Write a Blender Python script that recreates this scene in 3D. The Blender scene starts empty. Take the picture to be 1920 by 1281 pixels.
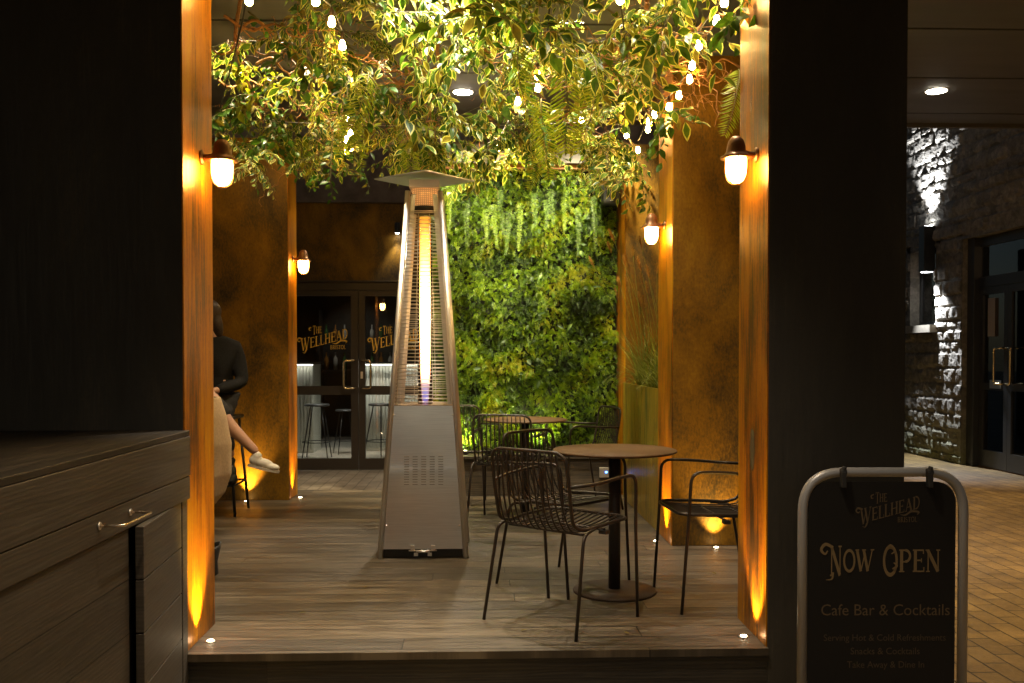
import bpy, math, random
from mathutils import Vector, Matrix, noise
R = math.radians
sc = bpy.context.scene
COL = sc.collection
rnd = random.Random(7)

# ------------------------------------------------------------------ camera
CAMZ = 1.1875
FPX = 1740.0
CR = Matrix.Rotation(R(-1.97), 3, 'Z') @ Matrix.Rotation(R(90 - 1.1), 3, 'X')
CP = Vector((0, 0, CAMZ))
cam = bpy.data.cameras.new('camera')
cam.lens = FPX / 1920 * 36
cam.sensor_width = 36
cam.shift_y = 60.5 / 1920
cam.clip_end = 200
cam.clip_start = 0.05
co = bpy.data.objects.new('camera', cam)
co.matrix_world = Matrix.Translation(CP) @ CR.to_4x4()
COL.objects.link(co)
sc.camera = co

def ray(px, py):
    return CR @ Vector(((px - 960) / FPX, -(py - 701) / FPX, -1))
def at_y(px, py, Y):
    d = ray(px, py); return CP + d * (Y / d.y)
def at_z(px, py, z):
    d = ray(px, py); return CP + d * ((z - CAMZ) / d.z)
def at_x(px, py, X):
    d = ray(px, py); return CP + d * (X / d.x)

# ------------------------------------------------------------------ materials
def nmat(name):
    m = bpy.data.materials.new(name); m.use_nodes = True
    nt = m.node_tree; b = nt.nodes['Principled BSDF']
    return m, nt, b
def N(nt, t, **kw):
    n = nt.nodes.new(t)
    for k, v in kw.items():
        if k in n.inputs: n.inputs[k].default_value = v
        else: setattr(n, k, v)
    return n
def ramp(nt, fac, stops):
    r = nt.nodes.new('ShaderNodeValToRGB')
    els = r.color_ramp.elements
    while len(els) < len(stops): els.new(0.5)
    for e, (p, c) in zip(els, stops):
        e.position = p; e.color = (*c, 1) if len(c) == 3 else c
    nt.links.new(fac, r.inputs[0]); return r
def wpos(nt, scale=(1, 1, 1), obj=False):
    if obj:
        g = nt.nodes.new('ShaderNodeTexCoord'); out = g.outputs['Object']
    else:
        g = nt.nodes.new('ShaderNodeNewGeometry'); out = g.outputs['Position']
    mp = nt.nodes.new('ShaderNodeMapping'); mp.inputs['Scale'].default_value = scale
    nt.links.new(out, mp.inputs['Vector']); return mp.outputs[0]
def noise_n(nt, vec, scale, detail=6, rough=0.6, dist=0.0):
    n = N(nt, 'ShaderNodeTexNoise', Scale=scale, Detail=detail, Roughness=rough, Distortion=dist)
    nt.links.new(vec, n.inputs['Vector']); return n.outputs['Fac']
def mixc(nt, fac, a, b, bt='MIX'):
    m = nt.nodes.new('ShaderNodeMix'); m.data_type = 'RGBA'; m.blend_type = bt
    for s, v in ((m.inputs[0], fac), (m.inputs[6], a), (m.inputs[7], b)):
        if hasattr(v, 'links') or hasattr(v, 'is_linked'): nt.links.new(v, s)
        elif isinstance(v, (int, float)): s.default_value = v
        else: s.default_value = (*v, 1)
    return m.outputs[2]
def bump(nt, b, h, strength=0.3, dist=0.01):
    n = N(nt, 'ShaderNodeBump', Strength=strength, Distance=dist)
    nt.links.new(h, n.inputs['Height']); nt.links.new(n.outputs[0], b.inputs['Normal']); return n
def simple(name, col, rough=0.5, metal=0.0, spec=0.5, noisy=0.0, nscale=40):
    m, nt, b = nmat(name)
    b.inputs['Base Color'].default_value = (*col, 1)
    b.inputs['Roughness'].default_value = rough; b.inputs['Metallic'].default_value = metal
    b.inputs['Specular IOR Level'].default_value = spec
    if noisy:
        f = noise_n(nt, wpos(nt, obj=True), nscale)
        r = ramp(nt, f, [(0.3, tuple(c * (1 - noisy) for c in col)), (0.7, tuple(min(1, c * (1 + noisy)) for c in col))])
        nt.links.new(r.outputs[0], b.inputs['Base Color'])
        bump(nt, b, f, 0.08, 0.004)
    return m
def emis(name, col, s):
    m, nt, b = nmat(name)
    b.inputs['Base Color'].default_value = (*col, 1)
    b.inputs['Emission Color'].default_value = (*col, 1)
    b.inputs['Emission Strength'].default_value = s
    return m

def rust(name, stops, vstretch, scale=3.0, rough=(0.35, 0.6), metal=0.35, streak=0.5, bumpk=0.12):
    m, nt, b = nmat(name)
    big = noise_n(nt, wpos(nt, (1, 1, vstretch)), scale, 9, 0.62, 0.4)
    fine = noise_n(nt, wpos(nt, (9, 9, 0.35 if vstretch < .5 else 4)), 9, 8, 0.7)
    speck = noise_n(nt, wpos(nt), 55, 5, 0.7)
    ad = N(nt, 'ShaderNodeMath', operation='MULTIPLY_ADD'); ad.inputs[1].default_value = streak
    nt.links.new(fine, ad.inputs[0]); nt.links.new(big, ad.inputs[2])
    ad2 = N(nt, 'ShaderNodeMath', operation='MULTIPLY_ADD'); ad2.inputs[1].default_value = 0.16
    nt.links.new(speck, ad2.inputs[0]); nt.links.new(ad.outputs[0], ad2.inputs[2])
    sb = N(nt, 'ShaderNodeMath', operation='SUBTRACT'); sb.inputs[1].default_value = streak * 0.5 + 0.08
    nt.links.new(ad2.outputs[0], sb.inputs[0])
    r = ramp(nt, sb.outputs[0], stops)
    nt.links.new(r.outputs[0], b.inputs['Base Color'])
    rr = ramp(nt, fine, [(0.3, (rough[0],) * 3), (0.7, (rough[1],) * 3)])
    nt.links.new(rr.outputs[0], b.inputs['Roughness'])
    b.inputs['Metallic'].default_value = metal; b.inputs['Specular IOR Level'].default_value = .3
    bump(nt, b, sb.outputs[0], bumpk, 0.01)
    return m
M_rust_side = rust('brassy_rust_streaked', [(0.30, (0.055, 0.030, 0.012)), (0.41, (0.20, 0.072, 0.005)), (0.50, (0.44, 0.145, 0.003)), (0.60, (0.52, 0.21, 0.004)), (0.76, (0.58, 0.32, 0.008))], 0.25, 3.0, (0.26, 0.5), 0.35, 0.85)
M_rust_front = rust('dark_mottled_rust', [(0.28, (0.036, 0.025, 0.013)), (0.40, (0.105, 0.058, 0.012)), (0.50, (0.190, 0.096, 0.010)), (0.60, (0.26, 0.130, 0.010)), (0.76, (0.37, 0.21, 0.015))], 0.6, 2.6, (0.38, 0.65), 0.25, 0.5)
M_rust_plant = rust('planter_patina', [(0.34, (0.10, 0.10, 0.035)), (0.43, (0.26, 0.22, 0.035)), (0.50, (0.55, 0.30, 0.02)), (0.57, (0.30, 0.27, 0.05)), (0.68, (0.60, 0.36, 0.04))], 0.12, 8.5, (0.22, 0.42), 0.45, 0.9)
M_dark_panel = rust('near_black_panel', [(0.34, (0.038, 0.034, 0.027)), (0.55, (0.052, 0.046, 0.036)), (0.72, (0.095, 0.078, 0.055))], 0.35, 2.4, (0.45, 0.75), 0.0, 0.5, 0.10)
M_black = simple('black_painted_metal', (0.02, 0.02, 0.02), 0.45)
M_chair = simple('bronze_grey_chair_metal', (0.055, 0.045, 0.036), 0.38, 0.55)
M_table = simple('brown_table_top', (0.12, 0.066, 0.026), 0.6, 0.0, 0.25, 0.12, 30)
M_table_leg = simple('table_post_metal', (0.035, 0.030, 0.026), 0.42, 0.3)
M_table_base = simple('table_base_metal', (0.055, 0.038, 0.026), 0.5, 0.1, 0.3, 0.1, 20)
M_steel_post = simple('satin_steel', (0.84, 0.80, 0.75), 0.42, 1.0)
M_brass = simple('brushed_brass', (0.75, 0.58, 0.32), 0.25, 1.0)
M_frame = simple('door_frame_bronze', (0.055, 0.042, 0.03), 0.4, 0.4)
M_frame2 = simple('grey_door_frame', (0.05, 0.052, 0.055), 0.4, 0.3)
M_lampcap = simple('bronze_lamp_metal', (0.22, 0.11, 0.05), 0.42, 0.7)
M_concrete = simple('weathered_concrete', (0.16, 0.13, 0.11), 0.9, 0, 0.3, 0.35, 5)
M_beam = simple('grey_painted_beam', (0.26, 0.24, 0.22), 0.6, 0, 0.4, 0.15, 6)
M_cable = simple('steel_wire', (0.45, 0.42, 0.38), 0.4, 0.9)
M_blackcable = simple('black_rubber', (0.02, 0.02, 0.02), 0.6)
M_gold = simple('gold_lettering', (0.95, 0.55, 0.06), 0.5)
M_gold2 = simple('faded_gold_print', (0.19, 0.13, 0.058), 0.6)
M_gold3 = simple('dim_bronze_print', (0.095, 0.065, 0.032), 0.7)
M_board = simple('black_sign_face', (0.011, 0.010, 0.009), 0.65, 0, 0.25)
M_signframe = simple('pale_grey_tube', (0.36, 0.36, 0.37), 0.38, 0.3)

def m_steel():
    m, nt, b = nmat('brushed_stainless')
    f = noise_n(nt, wpos(nt, (1.5, 1.5, 90), True), 4, 6, 0.7)
    g = noise_n(nt, wpos(nt, (1, 1, 1), True), 3, 3, 0.5)
    r = ramp(nt, f, [(0.3, (0.66, 0.67, 0.69)), (0.7, (0.86, 0.87, 0.88))])
    nt.links.new(r.outputs[0], b.inputs['Base Color'])
    b.inputs['Metallic'].default_value = 1.0
    rr = ramp(nt, g, [(0.3, (0.28,) * 3), (0.7, (0.36,) * 3)])
    nt.links.new(rr.outputs[0], b.inputs['Roughness'])
    b.inputs['Anisotropic'].default_value = 0.8
    b.inputs['Anisotropic Rotation'].default_value = 0.0
    bump(nt, b, f, 0.05, 0.001)
    return m
M_steel = m_steel()

def wood(name, axis, c0, c1, c2, row=0.19, off=0.0, length=2.6, gap=0.004, rowaxis=1, rough=(0.45, 0.65), bumpk=0.35):
    """planks: 'axis' = grain direction (0 x,1 y), rowaxis = the axis across the planks"""
    m, nt, b = nmat(name)
    g = nt.nodes.new('ShaderNodeNewGeometry')
    sep = nt.nodes.new('ShaderNodeSeparateXYZ'); nt.links.new(g.outputs['Position'], sep.inputs[0])
    ax = sep.outputs[axis]; ra = sep.outputs[rowaxis]
    o = N(nt, 'ShaderNodeMath', operation='ADD'); o.inputs[1].default_value = off; nt.links.new(ra, o.inputs[0])
    dv = N(nt, 'ShaderNodeMath', operation='DIVIDE'); dv.inputs[1].default_value = row; nt.links.new(o.outputs[0], dv.inputs[0])
    fl = N(nt, 'ShaderNodeMath', operation='FLOOR'); nt.links.new(dv.outputs[0], fl.inputs[0])
    fr = N(nt, 'ShaderNodeMath', operation='FRACT'); nt.links.new(dv.outputs[0], fr.inputs[0])
    wn = N(nt, 'ShaderNodeTexWhiteNoise', noise_dimensions='1D'); nt.links.new(fl.outputs[0], wn.inputs['W'])
    # boards along the row
    a1 = N(nt, 'ShaderNodeMath', operation='MULTIPLY_ADD'); a1.inputs[1].default_value = 7.3; nt.links.new(wn.outputs['Value'], a1.inputs[0])
    a0 = N(nt, 'ShaderNodeMath', operation='DIVIDE'); a0.inputs[1].default_value = length; nt.links.new(ax, a0.inputs[0])
    nt.links.new(a0.outputs[0], a1.inputs[2])
    f2 = N(nt, 'ShaderNodeMath', operation='FLOOR'); nt.links.new(a1.outputs[0], f2.inputs[0])
    fr2 = N(nt, 'ShaderNodeMath', operation='FRACT'); nt.links.new(a1.outputs[0], fr2.inputs[0])
    cmb = nt.nodes.new('ShaderNodeCombineXYZ'); nt.links.new(fl.outputs[0], cmb.inputs[0]); nt.links.new(f2.outputs[0], cmb.inputs[1])
    wn2 = N(nt, 'ShaderNodeTexWhiteNoise', noise_dimensions='2D'); nt.links.new(cmb.outputs[0], wn2.inputs['Vector'])
    # grain coordinates: long in axis, shifted per board
    cg = nt.nodes.new('ShaderNodeCombineXYZ')
    s1 = N(nt, 'ShaderNodeMath', operation='MULTIPLY'); s1.inputs[1].default_value = 1.1; nt.links.new(ax, s1.inputs[0])
    s2 = N(nt, 'ShaderNodeMath', operation='MULTIPLY'); s2.inputs[1].default_value = 14; nt.links.new(ra, s2.inputs[0])
    s3 = N(nt, 'ShaderNodeMath', operation='MULTIPLY'); s3.inputs[1].default_value = 31; nt.links.new(wn2.outputs['Value'], s3.inputs[0])
    nt.links.new(s1.outputs[0], cg.inputs[0]); nt.links.new(s2.outputs[0], cg.inputs[1]); nt.links.new(s3.outputs[0], cg.inputs[2])
    gr = noise_n(nt, cg.outputs[0], 2.2, 8, 0.68, 0.9)
    wv = N(nt, 'ShaderNodeTexWave', wave_type='BANDS', bands_direction='Y', Scale=1.6, Distortion=9.0, Detail=3.0)
    wv.inputs['Detail Scale'].default_value = 1.2
    nt.links.new(cg.outputs[0], wv.inputs['Vector'])
    fine = noise_n(nt, cg.outputs[0], 9, 6, 0.7, 0.2)
    sm = N(nt, 'ShaderNodeMath', operation='MULTIPLY_ADD'); sm.inputs[1].default_value = 0.20
    nt.links.new(wv.outputs['Fac'], sm.inputs[0]); nt.links.new(gr, sm.inputs[2])
    sm2 = N(nt, 'ShaderNodeMath', operation='MULTIPLY_ADD'); sm2.inputs[1].default_value = 0.5
    nt.links.new(fine, sm2.inputs[0]); nt.links.new(sm.outputs[0], sm2.inputs[2])
    r = ramp(nt, sm2.outputs[0], [(0.55, c0), (0.82, c1), (1.0, c2)])
    tint = ramp(nt, wn2.outputs['Value'], [(0.0, (0.52, 0.53, 0.54)), (0.5, (0.84, 0.83, 0.81)), (1.0, (1.25, 1.20, 1.10))])
    col = mixc(nt, 1.0, r.outputs[0], tint.outputs[0], 'MULTIPLY')
    # gaps
    def edge(frn, w):
        a = N(nt, 'ShaderNodeMath', operation='LESS_THAN'); a.inputs[1].default_value = w; nt.links.new(frn, a.inputs[0]); return a.outputs[0]
    e = N(nt, 'ShaderNodeMath', operation='MAXIMUM')
    nt.links.new(edge(fr.outputs[0], gap / row), e.inputs[0]); nt.links.new(edge(fr2.outputs[0], gap * .7 / length), e.inputs[1])
    col = mixc(nt, e.outputs[0], col, (0.006, 0.005, 0.004))
    nt.links.new(col, b.inputs['Base Color'])
    rr = ramp(nt, gr, [(0.3, (rough[0],) * 3), (0.7, (rough[1],) * 3)])
    nt.links.new(rr.outputs[0], b.inputs['Roughness'])
    hh = N(nt, 'ShaderNodeMath', operation='SUBTRACT'); nt.links.new(sm2.outputs[0], hh.inputs[0]); nt.links.new(e.outputs[0], hh.inputs[1])
    bump(nt, b, hh.outputs[0], bumpk, 0.003)
    return m
M_deck = wood('oak_deck_boards', 0, (0.022, 0.017, 0.012), (0.072, 0.056, 0.038), (0.155, 0.124, 0.086), 0.145, 0.03, 3.4, 0.0075, 1, (0.34, 0.6), 0.6)
M_bench = wood('dark_bench_boards', 0, (0.018, 0.014, 0.011), (0.05, 0.04, 0.03), (0.09, 0.07, 0.05), 0.165, 0.0, 3.4, 0.003, 2)
M_riser = wood('dark_riser_board', 0, (0.008, 0.007, 0.006), (0.022, 0.019, 0.015), (0.035, 0.03, 0.022), 0.5, 0.25, 3.4, 0.003, 2)
M_counter = wood('smoked_oak_boards', 1, (0.036, 0.030, 0.023), (0.048, 0.040, 0.031), (0.062, 0.052, 0.041), 0.18, -0.0865, 9, 0.004, 2)
M_counter_s = wood('smoked_oak_plain', 1, (0.036, 0.030, 0.023), (0.048, 0.040, 0.031), (0.062, 0.052, 0.041), 3.0, 1.3, 9, 0.0001, 2)
M_counter_top = wood('smoked_oak_top', 1, (0.010, 0.008, 0.006), (0.024, 0.019, 0.014), (0.045, 0.034, 0.025), 0.17, 0.02, 3, 0.003, 0, (0.5, 0.65))
M_fascia = simple('ceiling_edge_metal', (0.14, 0.12, 0.10), 0.6)

def m_ceiling():
    m, nt, b = nmat('grey_ceiling_panel')
    f = noise_n(nt, wpos(nt, (0.3, 2, 1)), 2.5, 6, 0.6)
    r = ramp(nt, f, [(0.3, (0.10, 0.096, 0.093)), (0.7, (0.135, 0.13, 0.126))])
    nt.links.new(r.outputs[0], b.inputs['Base Color']); b.inputs['Roughness'].default_value = 0.62
    return m
M_ceil = m_ceiling()

def m_paver(name, c1, c2, mortar, w=0.235, h=0.117, rot=0.0, bumpk=0.6):
    m, nt, b = nmat(name)
    mp_ = wpos(nt)
    mp = nt.nodes.new('ShaderNodeMapping'); mp.inputs['Rotation'].default_value = (0, 0, rot); nt.links.new(mp_, mp.inputs['Vector'])
    br = N(nt, 'ShaderNodeTexBrick', Scale=1.0)
    br.inputs['Brick Width'].default_value = w; br.inputs['Row Height'].default_value = h
    br.inputs['Mortar Size'].default_value = 0.0045; br.inputs['Mortar Smooth'].default_value = 0.2
    br.inputs['Color1'].default_value = (*c1, 1); br.inputs['Color2'].default_value = (*c2, 1)
    br.inputs['Mortar'].default_value = (*mortar, 1)
    nv = N(nt, 'ShaderNodeTexNoise', Scale=3.5); nt.links.new(mp.outputs[0], nv.inputs['Vector'])
    va = N(nt, 'ShaderNodeVectorMath', operation='SCALE'); va.inputs['Scale'].default_value = .014; nt.links.new(nv.outputs['Color'], va.inputs[0])
    vb = N(nt, 'ShaderNodeVectorMath', operation='ADD'); nt.links.new(mp.outputs[0], vb.inputs[0]); nt.links.new(va.outputs[0], vb.inputs[1])
    nt.links.new(vb.outputs[0], br.inputs['Vector'])
    f = noise_n(nt, wpos(nt), 2.0, 8, 0.7, 0.3)
    g = noise_n(nt, wpos(nt), 60, 4, 0.7)
    r = ramp(nt, f, [(0.32, (0.5, 0.47, 0.43)), (0.62, (1.15, 1.12, 1.05))])
    r2 = ramp(nt, g, [(0.3, (0.75,) * 3), (0.7, (1.15,) * 3)])
    c = mixc(nt, 1.0, br.outputs['Color'], r.outputs[0], 'MULTIPLY')
    c = mixc(nt, 1.0, c, r2.outputs[0], 'MULTIPLY')
    dirt = noise_n(nt, wpos(nt), .9, 6, 0.65, 0.8); r3 = ramp(nt, dirt, [(0.38, (.45, .42, .38)), (0.60, (1, 1, 1))]); c = mixc(nt, .8, c, r3.outputs[0], 'MULTIPLY')
    nt.links.new(c, b.inputs['Base Color'])
    b.inputs['Roughness'].default_value = 0.5
    inv = N(nt, 'ShaderNodeMath', operation='MULTIPLY_ADD'); inv.inputs[1].default_value = -1.0; inv.inputs[2].default_value = 1.0
    nt.links.new(br.outputs['Fac'], inv.inputs[0])
    ad = N(nt, 'ShaderNodeMath', operation='MULTIPLY_ADD'); ad.inputs[1].default_value = 0.25
    nt.links.new(g, ad.inputs[0]); nt.links.new(inv.outputs[0], ad.inputs[2])
    bump(nt, b, ad.outputs[0], bumpk, 0.005)
    return m
M_paver = m_paver('brick_pavers', (0.21, 0.145, 0.052), (0.31, 0.215, 0.08), (0.03, 0.020, 0.012), rot=R(90))
M_paver2 = m_paver('pale_pavers', (0.30, 0.25, 0.19), (0.36, 0.30, 0.23), (0.09, 0.07, 0.05), rot=R(90))

def m_stone():
    m, nt, b = nmat('rubble_stone')
    v = N(nt, 'ShaderNodeTexVoronoi', Scale=4.0); nt.links.new(wpos(nt, (1, 1, 1.9)), v.inputs['Vector'])
    f = noise_n(nt, wpos(nt), 12, 8, 0.7)
    r = ramp(nt, f, [(0.3, (0.15, 0.135, 0.11)), (0.7, (0.42, 0.38, 0.32))])
    vg = nt.nodes.new('ShaderNodeRGBToBW'); nt.links.new(v.outputs['Color'], vg.inputs[0]); c = mixc(nt, 0.45, r.outputs[0], vg.outputs[0], 'MULTIPLY')
    # moss in a band near the foot of the wall
    sp = nt.nodes.new('ShaderNodeSeparateXYZ'); nt.links.new(wpos(nt), sp.inputs[0])
    mr = N(nt, 'ShaderNodeMapRange'); mr.inputs['From Min'].default_value = 0.55; mr.inputs['From Max'].default_value = -0.1
    nt.links.new(sp.outputs[2], mr.inputs['Value'])
    mm = N(nt, 'ShaderNodeMath', operation='MULTIPLY'); nt.links.new(mr.outputs[0], mm.inputs[0]); nt.links.new(noise_n(nt, wpos(nt), 6), mm.inputs[1])
    c = mixc(nt, mm.outputs[0], c, (0.10, 0.12, 0.02))
    nt.links.new(c, b.inputs['Base Color']); b.inputs['Roughness'].default_value = 0.9
    bump(nt, b, f, 0.7, 0.02)
    return m
M_stone = m_stone()

def leafmat(name, col, col2=None, trans=0.35, rough=0.4, nsc=25):
    m = bpy.data.materials.new(name); m.use_nodes = True
    nt = m.node_tree; nt.nodes.clear()
    out = nt.nodes.new('ShaderNodeOutputMaterial')
    p = nt.nodes.new('ShaderNodeBsdfPrincipled'); t = nt.nodes.new('ShaderNodeBsdfTranslucent'); mx = nt.nodes.new('ShaderNodeMixShader')
    f = noise_n(nt, wpos(nt), nsc, 3, 0.6)
    c2 = col2 or tuple(c * 0.6 for c in col)
    r = ramp(nt, f, [(0.35, c2), (0.65, col)])
    nt.links.new(r.outputs[0], p.inputs['Base Color'])
    tr = mixc(nt, 1.0, r.outputs[0], (1.3, 1.25, 0.55), 'MULTIPLY'); nt.links.new(tr, t.inputs['Color'])
    p.inputs['Roughness'].default_value = rough; p.inputs['Specular IOR Level'].default_value = 0.4
    mx.inputs[0].default_value = trans
    nt.links.new(p.outputs[0], mx.inputs[1]); nt.links.new(t.outputs[0], mx.inputs[2]); nt.links.new(mx.outputs[0], out.inputs[0])
    return m
L_green = leafmat('leaf_green', (0.13, 0.22, 0.020), (0.055, 0.12, 0.012))
L_cream = leafmat('leaf_cream_edge', (0.72, 0.68, 0.22), (0.52, 0.52, 0.12))
L_yellow = leafmat('leaf_yellow_green', (0.38, 0.40, 0.03), (0.22, 0.28, 0.02))
L_fern = leafmat('fern_green', (0.32, 0.36, 0.03), (0.18, 0.25, 0.02))
L_ivy = leafmat('ivy_green', (0.08, 0.17, 0.018), (0.035, 0.09, 0.012), 0.3)
L_w1 = leafmat('wall_bright_green', (0.26, 0.38, 0.010), (0.15, 0.25, 0.008), 0.4)
L_w2 = leafmat('wall_mid_green', (0.13, 0.22, 0.008), (0.055, 0.12, 0.006), 0.35)
L_w3 = leafmat('wall_dark_green', (0.035, 0.075, 0.008), (0.018, 0.04, 0.006), 0.2, 0.55)
L_w4 = leafmat('wall_yellow_olive', (0.36, 0.36, 0.012), (0.20, 0.24, 0.010), 0.4)
L_grass = leafmat('grass_blade', (0.30, 0.32, 0.07), (0.14, 0.2, 0.03), 0.3)
L_plume = leafmat('grass_plume', (0.42, 0.24, 0.10), (0.32, 0.17, 0.06), 0.5, 0.9)
L_olive = leafmat('leaf_olive', (0.26, 0.21, 0.04), (0.13, 0.11, 0.02))
L_deep = leafmat('leaf_deep_green', (0.05, 0.12, 0.014), (0.022, 0.06, 0.009), 0.25)
M_branch = simple('twisted_bark', (0.42, 0.19, 0.06), 0.6, 0, 0.4, 0.4, 60)
M_stem = simple('green_stem', (0.14, 0.12, 0.04), 0.6)
M_soil = simple('dark_backing', (0.012, 0.014, 0.008), 0.9)

def glass(name, refl=0.9, tint=(0.95, 0.95, 0.93)):
    m = bpy.data.materials.new(name); m.use_nodes = True
    nt = m.node_tree; nt.nodes.clear()
    out = nt.nodes.new('ShaderNodeOutputMaterial')
    t = nt.nodes.new('ShaderNodeBsdfTransparent'); t.inputs[0].default_value = (*tint, 1)
    g = nt.nodes.new('ShaderNodeBsdfGlossy'); g.inputs['Roughness'].default_value = 0.02
    fr = N(nt, 'ShaderNodeFresnel', IOR=1.5)
    ml = N(nt, 'ShaderNodeMath', operation='MULTIPLY'); ml.inputs[1].default_value = refl * 2
    nt.links.new(fr.outputs[0], ml.inputs[0])
    mx = nt.nodes.new('ShaderNodeMixShader')
    nt.links.new(ml.outputs[0], mx.inputs[0]); nt.links.new(t.outputs[0], mx.inputs[1]); nt.links.new(g.outputs[0], mx.inputs[2])
    nt.links.new(mx.outputs[0], out.inputs[0])
    return m
M_glass = glass('door_glass', 1.0, (0.8, 0.8, 0.78))
M_tube = glass('heater_glass', 0.5, (0.98, 0.93, 0.85))

# ------------------------------------------------------------------ mesh builder
class MB:
    def __init__(s): s.v = []; s.f = []; s.mi = []; s.sm = []
    def add(s, vs, fs, mi=0, sm=False):
        o = len(s.v); s.v.extend([tuple(v) for v in vs])
        for f in fs:
            s.f.append([i + o for i in f]); s.mi.append(mi); s.sm.append(sm)
        return s
    def box(s, x0, x1, y0, y1, z0, z1, mi=0, M=None):
        vs = [Vector(p) for p in ((x0, y0, z0), (x1, y0, z0), (x1, y1, z0), (x0, y1, z0), (x0, y0, z1), (x1, y0, z1), (x1, y1, z1), (x0, y1, z1))]
        if M: vs = [M @ v for v in vs]
        return s.add(vs, [(0, 3, 2, 1), (4, 5, 6, 7), (0, 1, 5, 4), (1, 2, 6, 5), (2, 3, 7, 6), (3, 0, 4, 7)], mi)
    def tube(s, pts, r, n=8, mi=0, closed=False):
        pts = [Vector(p) for p in pts]; k = len(pts)
        rr = r if isinstance(r, (list, tuple)) else [r] * k
        up = None; vs = []
        for i, p in enumerate(pts):
            if closed: t = pts[(i + 1) % k] - pts[i - 1]
            else: t = pts[min(i + 1, k - 1)] - pts[max(i - 1, 0)]
            if t.length < 1e-9: t = Vector((0, 0, 1))
            t.normalize()
            if up is None:
                up = Vector((0, 0, 1)) if abs(t.z) < 0.9 else Vector((0, 1, 0))
            a = up - t * up.dot(t)
            if a.length < 1e-6: a = t.orthogonal()
            a.normalize(); up = a; b = t.cross(a)
            for j in range(n):
                w = 2 * math.pi * j / n
                vs.append(p + (a * math.cos(w) + b * math.sin(w)) * rr[i])
        fs = []
        m = k if closed else k - 1
        for i in range(m):
            i2 = (i + 1) % k
            for j in range(n):
                j2 = (j + 1) % n
                fs.append((i * n + j, i * n + j2, i2 * n + j2, i2 * n + j))
        s.add(vs, fs, mi, True)
        if not closed:
            o = len(s.v) - len(vs)
            s.f.append([o + j for j in reversed(range(n))]); s.mi.append(mi); s.sm.append(False)
            s.f.append([o + (k - 1) * n + j for j in range(n)]); s.mi.append(mi); s.sm.append(False)
        return s
    def lathe(s, prof, c=(0, 0, 0), n=24, mi=0, M=None, sm=True):
        vs = []; k = len(prof)
        for (r, z) in prof:
            for j in range(n):
                w = 2 * math.pi * j / n
                v = Vector((r * math.cos(w), r * math.sin(w), z))
                if M: v = M @ v
                vs.append(v + Vector(c))
        fs = []
        for i in range(k - 1):
            for j in range(n):
                j2 = (j + 1) % n
                fs.append((i * n + j, i * n + j2, (i + 1) * n + j2, (i + 1) * n + j))
        s.add(vs, fs, mi, sm)
        o = len(s.v) - len(vs)
        if prof[0][0] > 1e-4: s.f.append([o + j for j in reversed(range(n))]); s.mi.append(mi); s.sm.append(False)
        if prof[-1][0] > 1e-4: s.f.append([o + (k - 1) * n + j for j in range(n)]); s.mi.append(mi); s.sm.append(False)
        return s
    def quad(s, a, b, c, d, mi=0): return s.add([a, b, c, d], [(0, 1, 2, 3)], mi)
    def build(s, name, mats, parent=None, org=None, bev=0):
        me = bpy.data.meshes.new(name)
        vs = s.v
        if org is not None: vs = [(a - org[0], b - org[1], c - org[2]) for a, b, c in vs]
        me.from_pydata(vs, [], s.f)
        if not isinstance(mats, (list, tuple)): mats = [mats]
        for m in mats: me.materials.append(m)
        me.polygons.foreach_set('material_index', s.mi)
        me.polygons.foreach_set('use_smooth', s.sm)
        me.update()
        o = bpy.data.objects.new(name, me); COL.objects.link(o)
        if parent: o.parent = parent
        elif org is not None: o.location = org
        if bev:
            b = o.modifiers.new('bevel', 'BEVEL'); b.width = bev; b.segments = 2; b.limit_method = 'ANGLE'
        return o

def rnd_path(pts, r=0.03, n=5):
    pts = [Vector(p) for p in pts]; out = [pts[0]]
    for i in range(1, len(pts) - 1):
        a, b, c = pts[i - 1], pts[i], pts[i + 1]
        rr = min(r, (a - b).length * .49, (c - b).length * .49)
        p0 = b + (a - b).normalized() * rr; p1 = b + (c - b).normalized() * rr
        for k in range(n + 1):
            t = k / n
            out.append(p0 * (1 - t) ** 2 + b * 2 * t * (1 - t) + p1 * t * t)
    out.append(pts[-1]); return out
def catmull(pts, n=6):
    pts = [Vector(p) for p in pts]; P = [pts[0] * 2 - pts[1]] + pts + [pts[-1] * 2 - pts[-2]]
    out = []
    for i in range(1, len(P) - 2):
        for k in range(n):
            t = k / n; a, b, c, d = P[i - 1], P[i], P[i + 1], P[i + 2]
            out.append(0.5 * ((2 * b) + (c - a) * t + (2 * a - 5 * b + 4 * c - d) * t * t + (3 * b - a - 3 * c + d) * t ** 3))
    out.append(pts[-1]); return out

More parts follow.
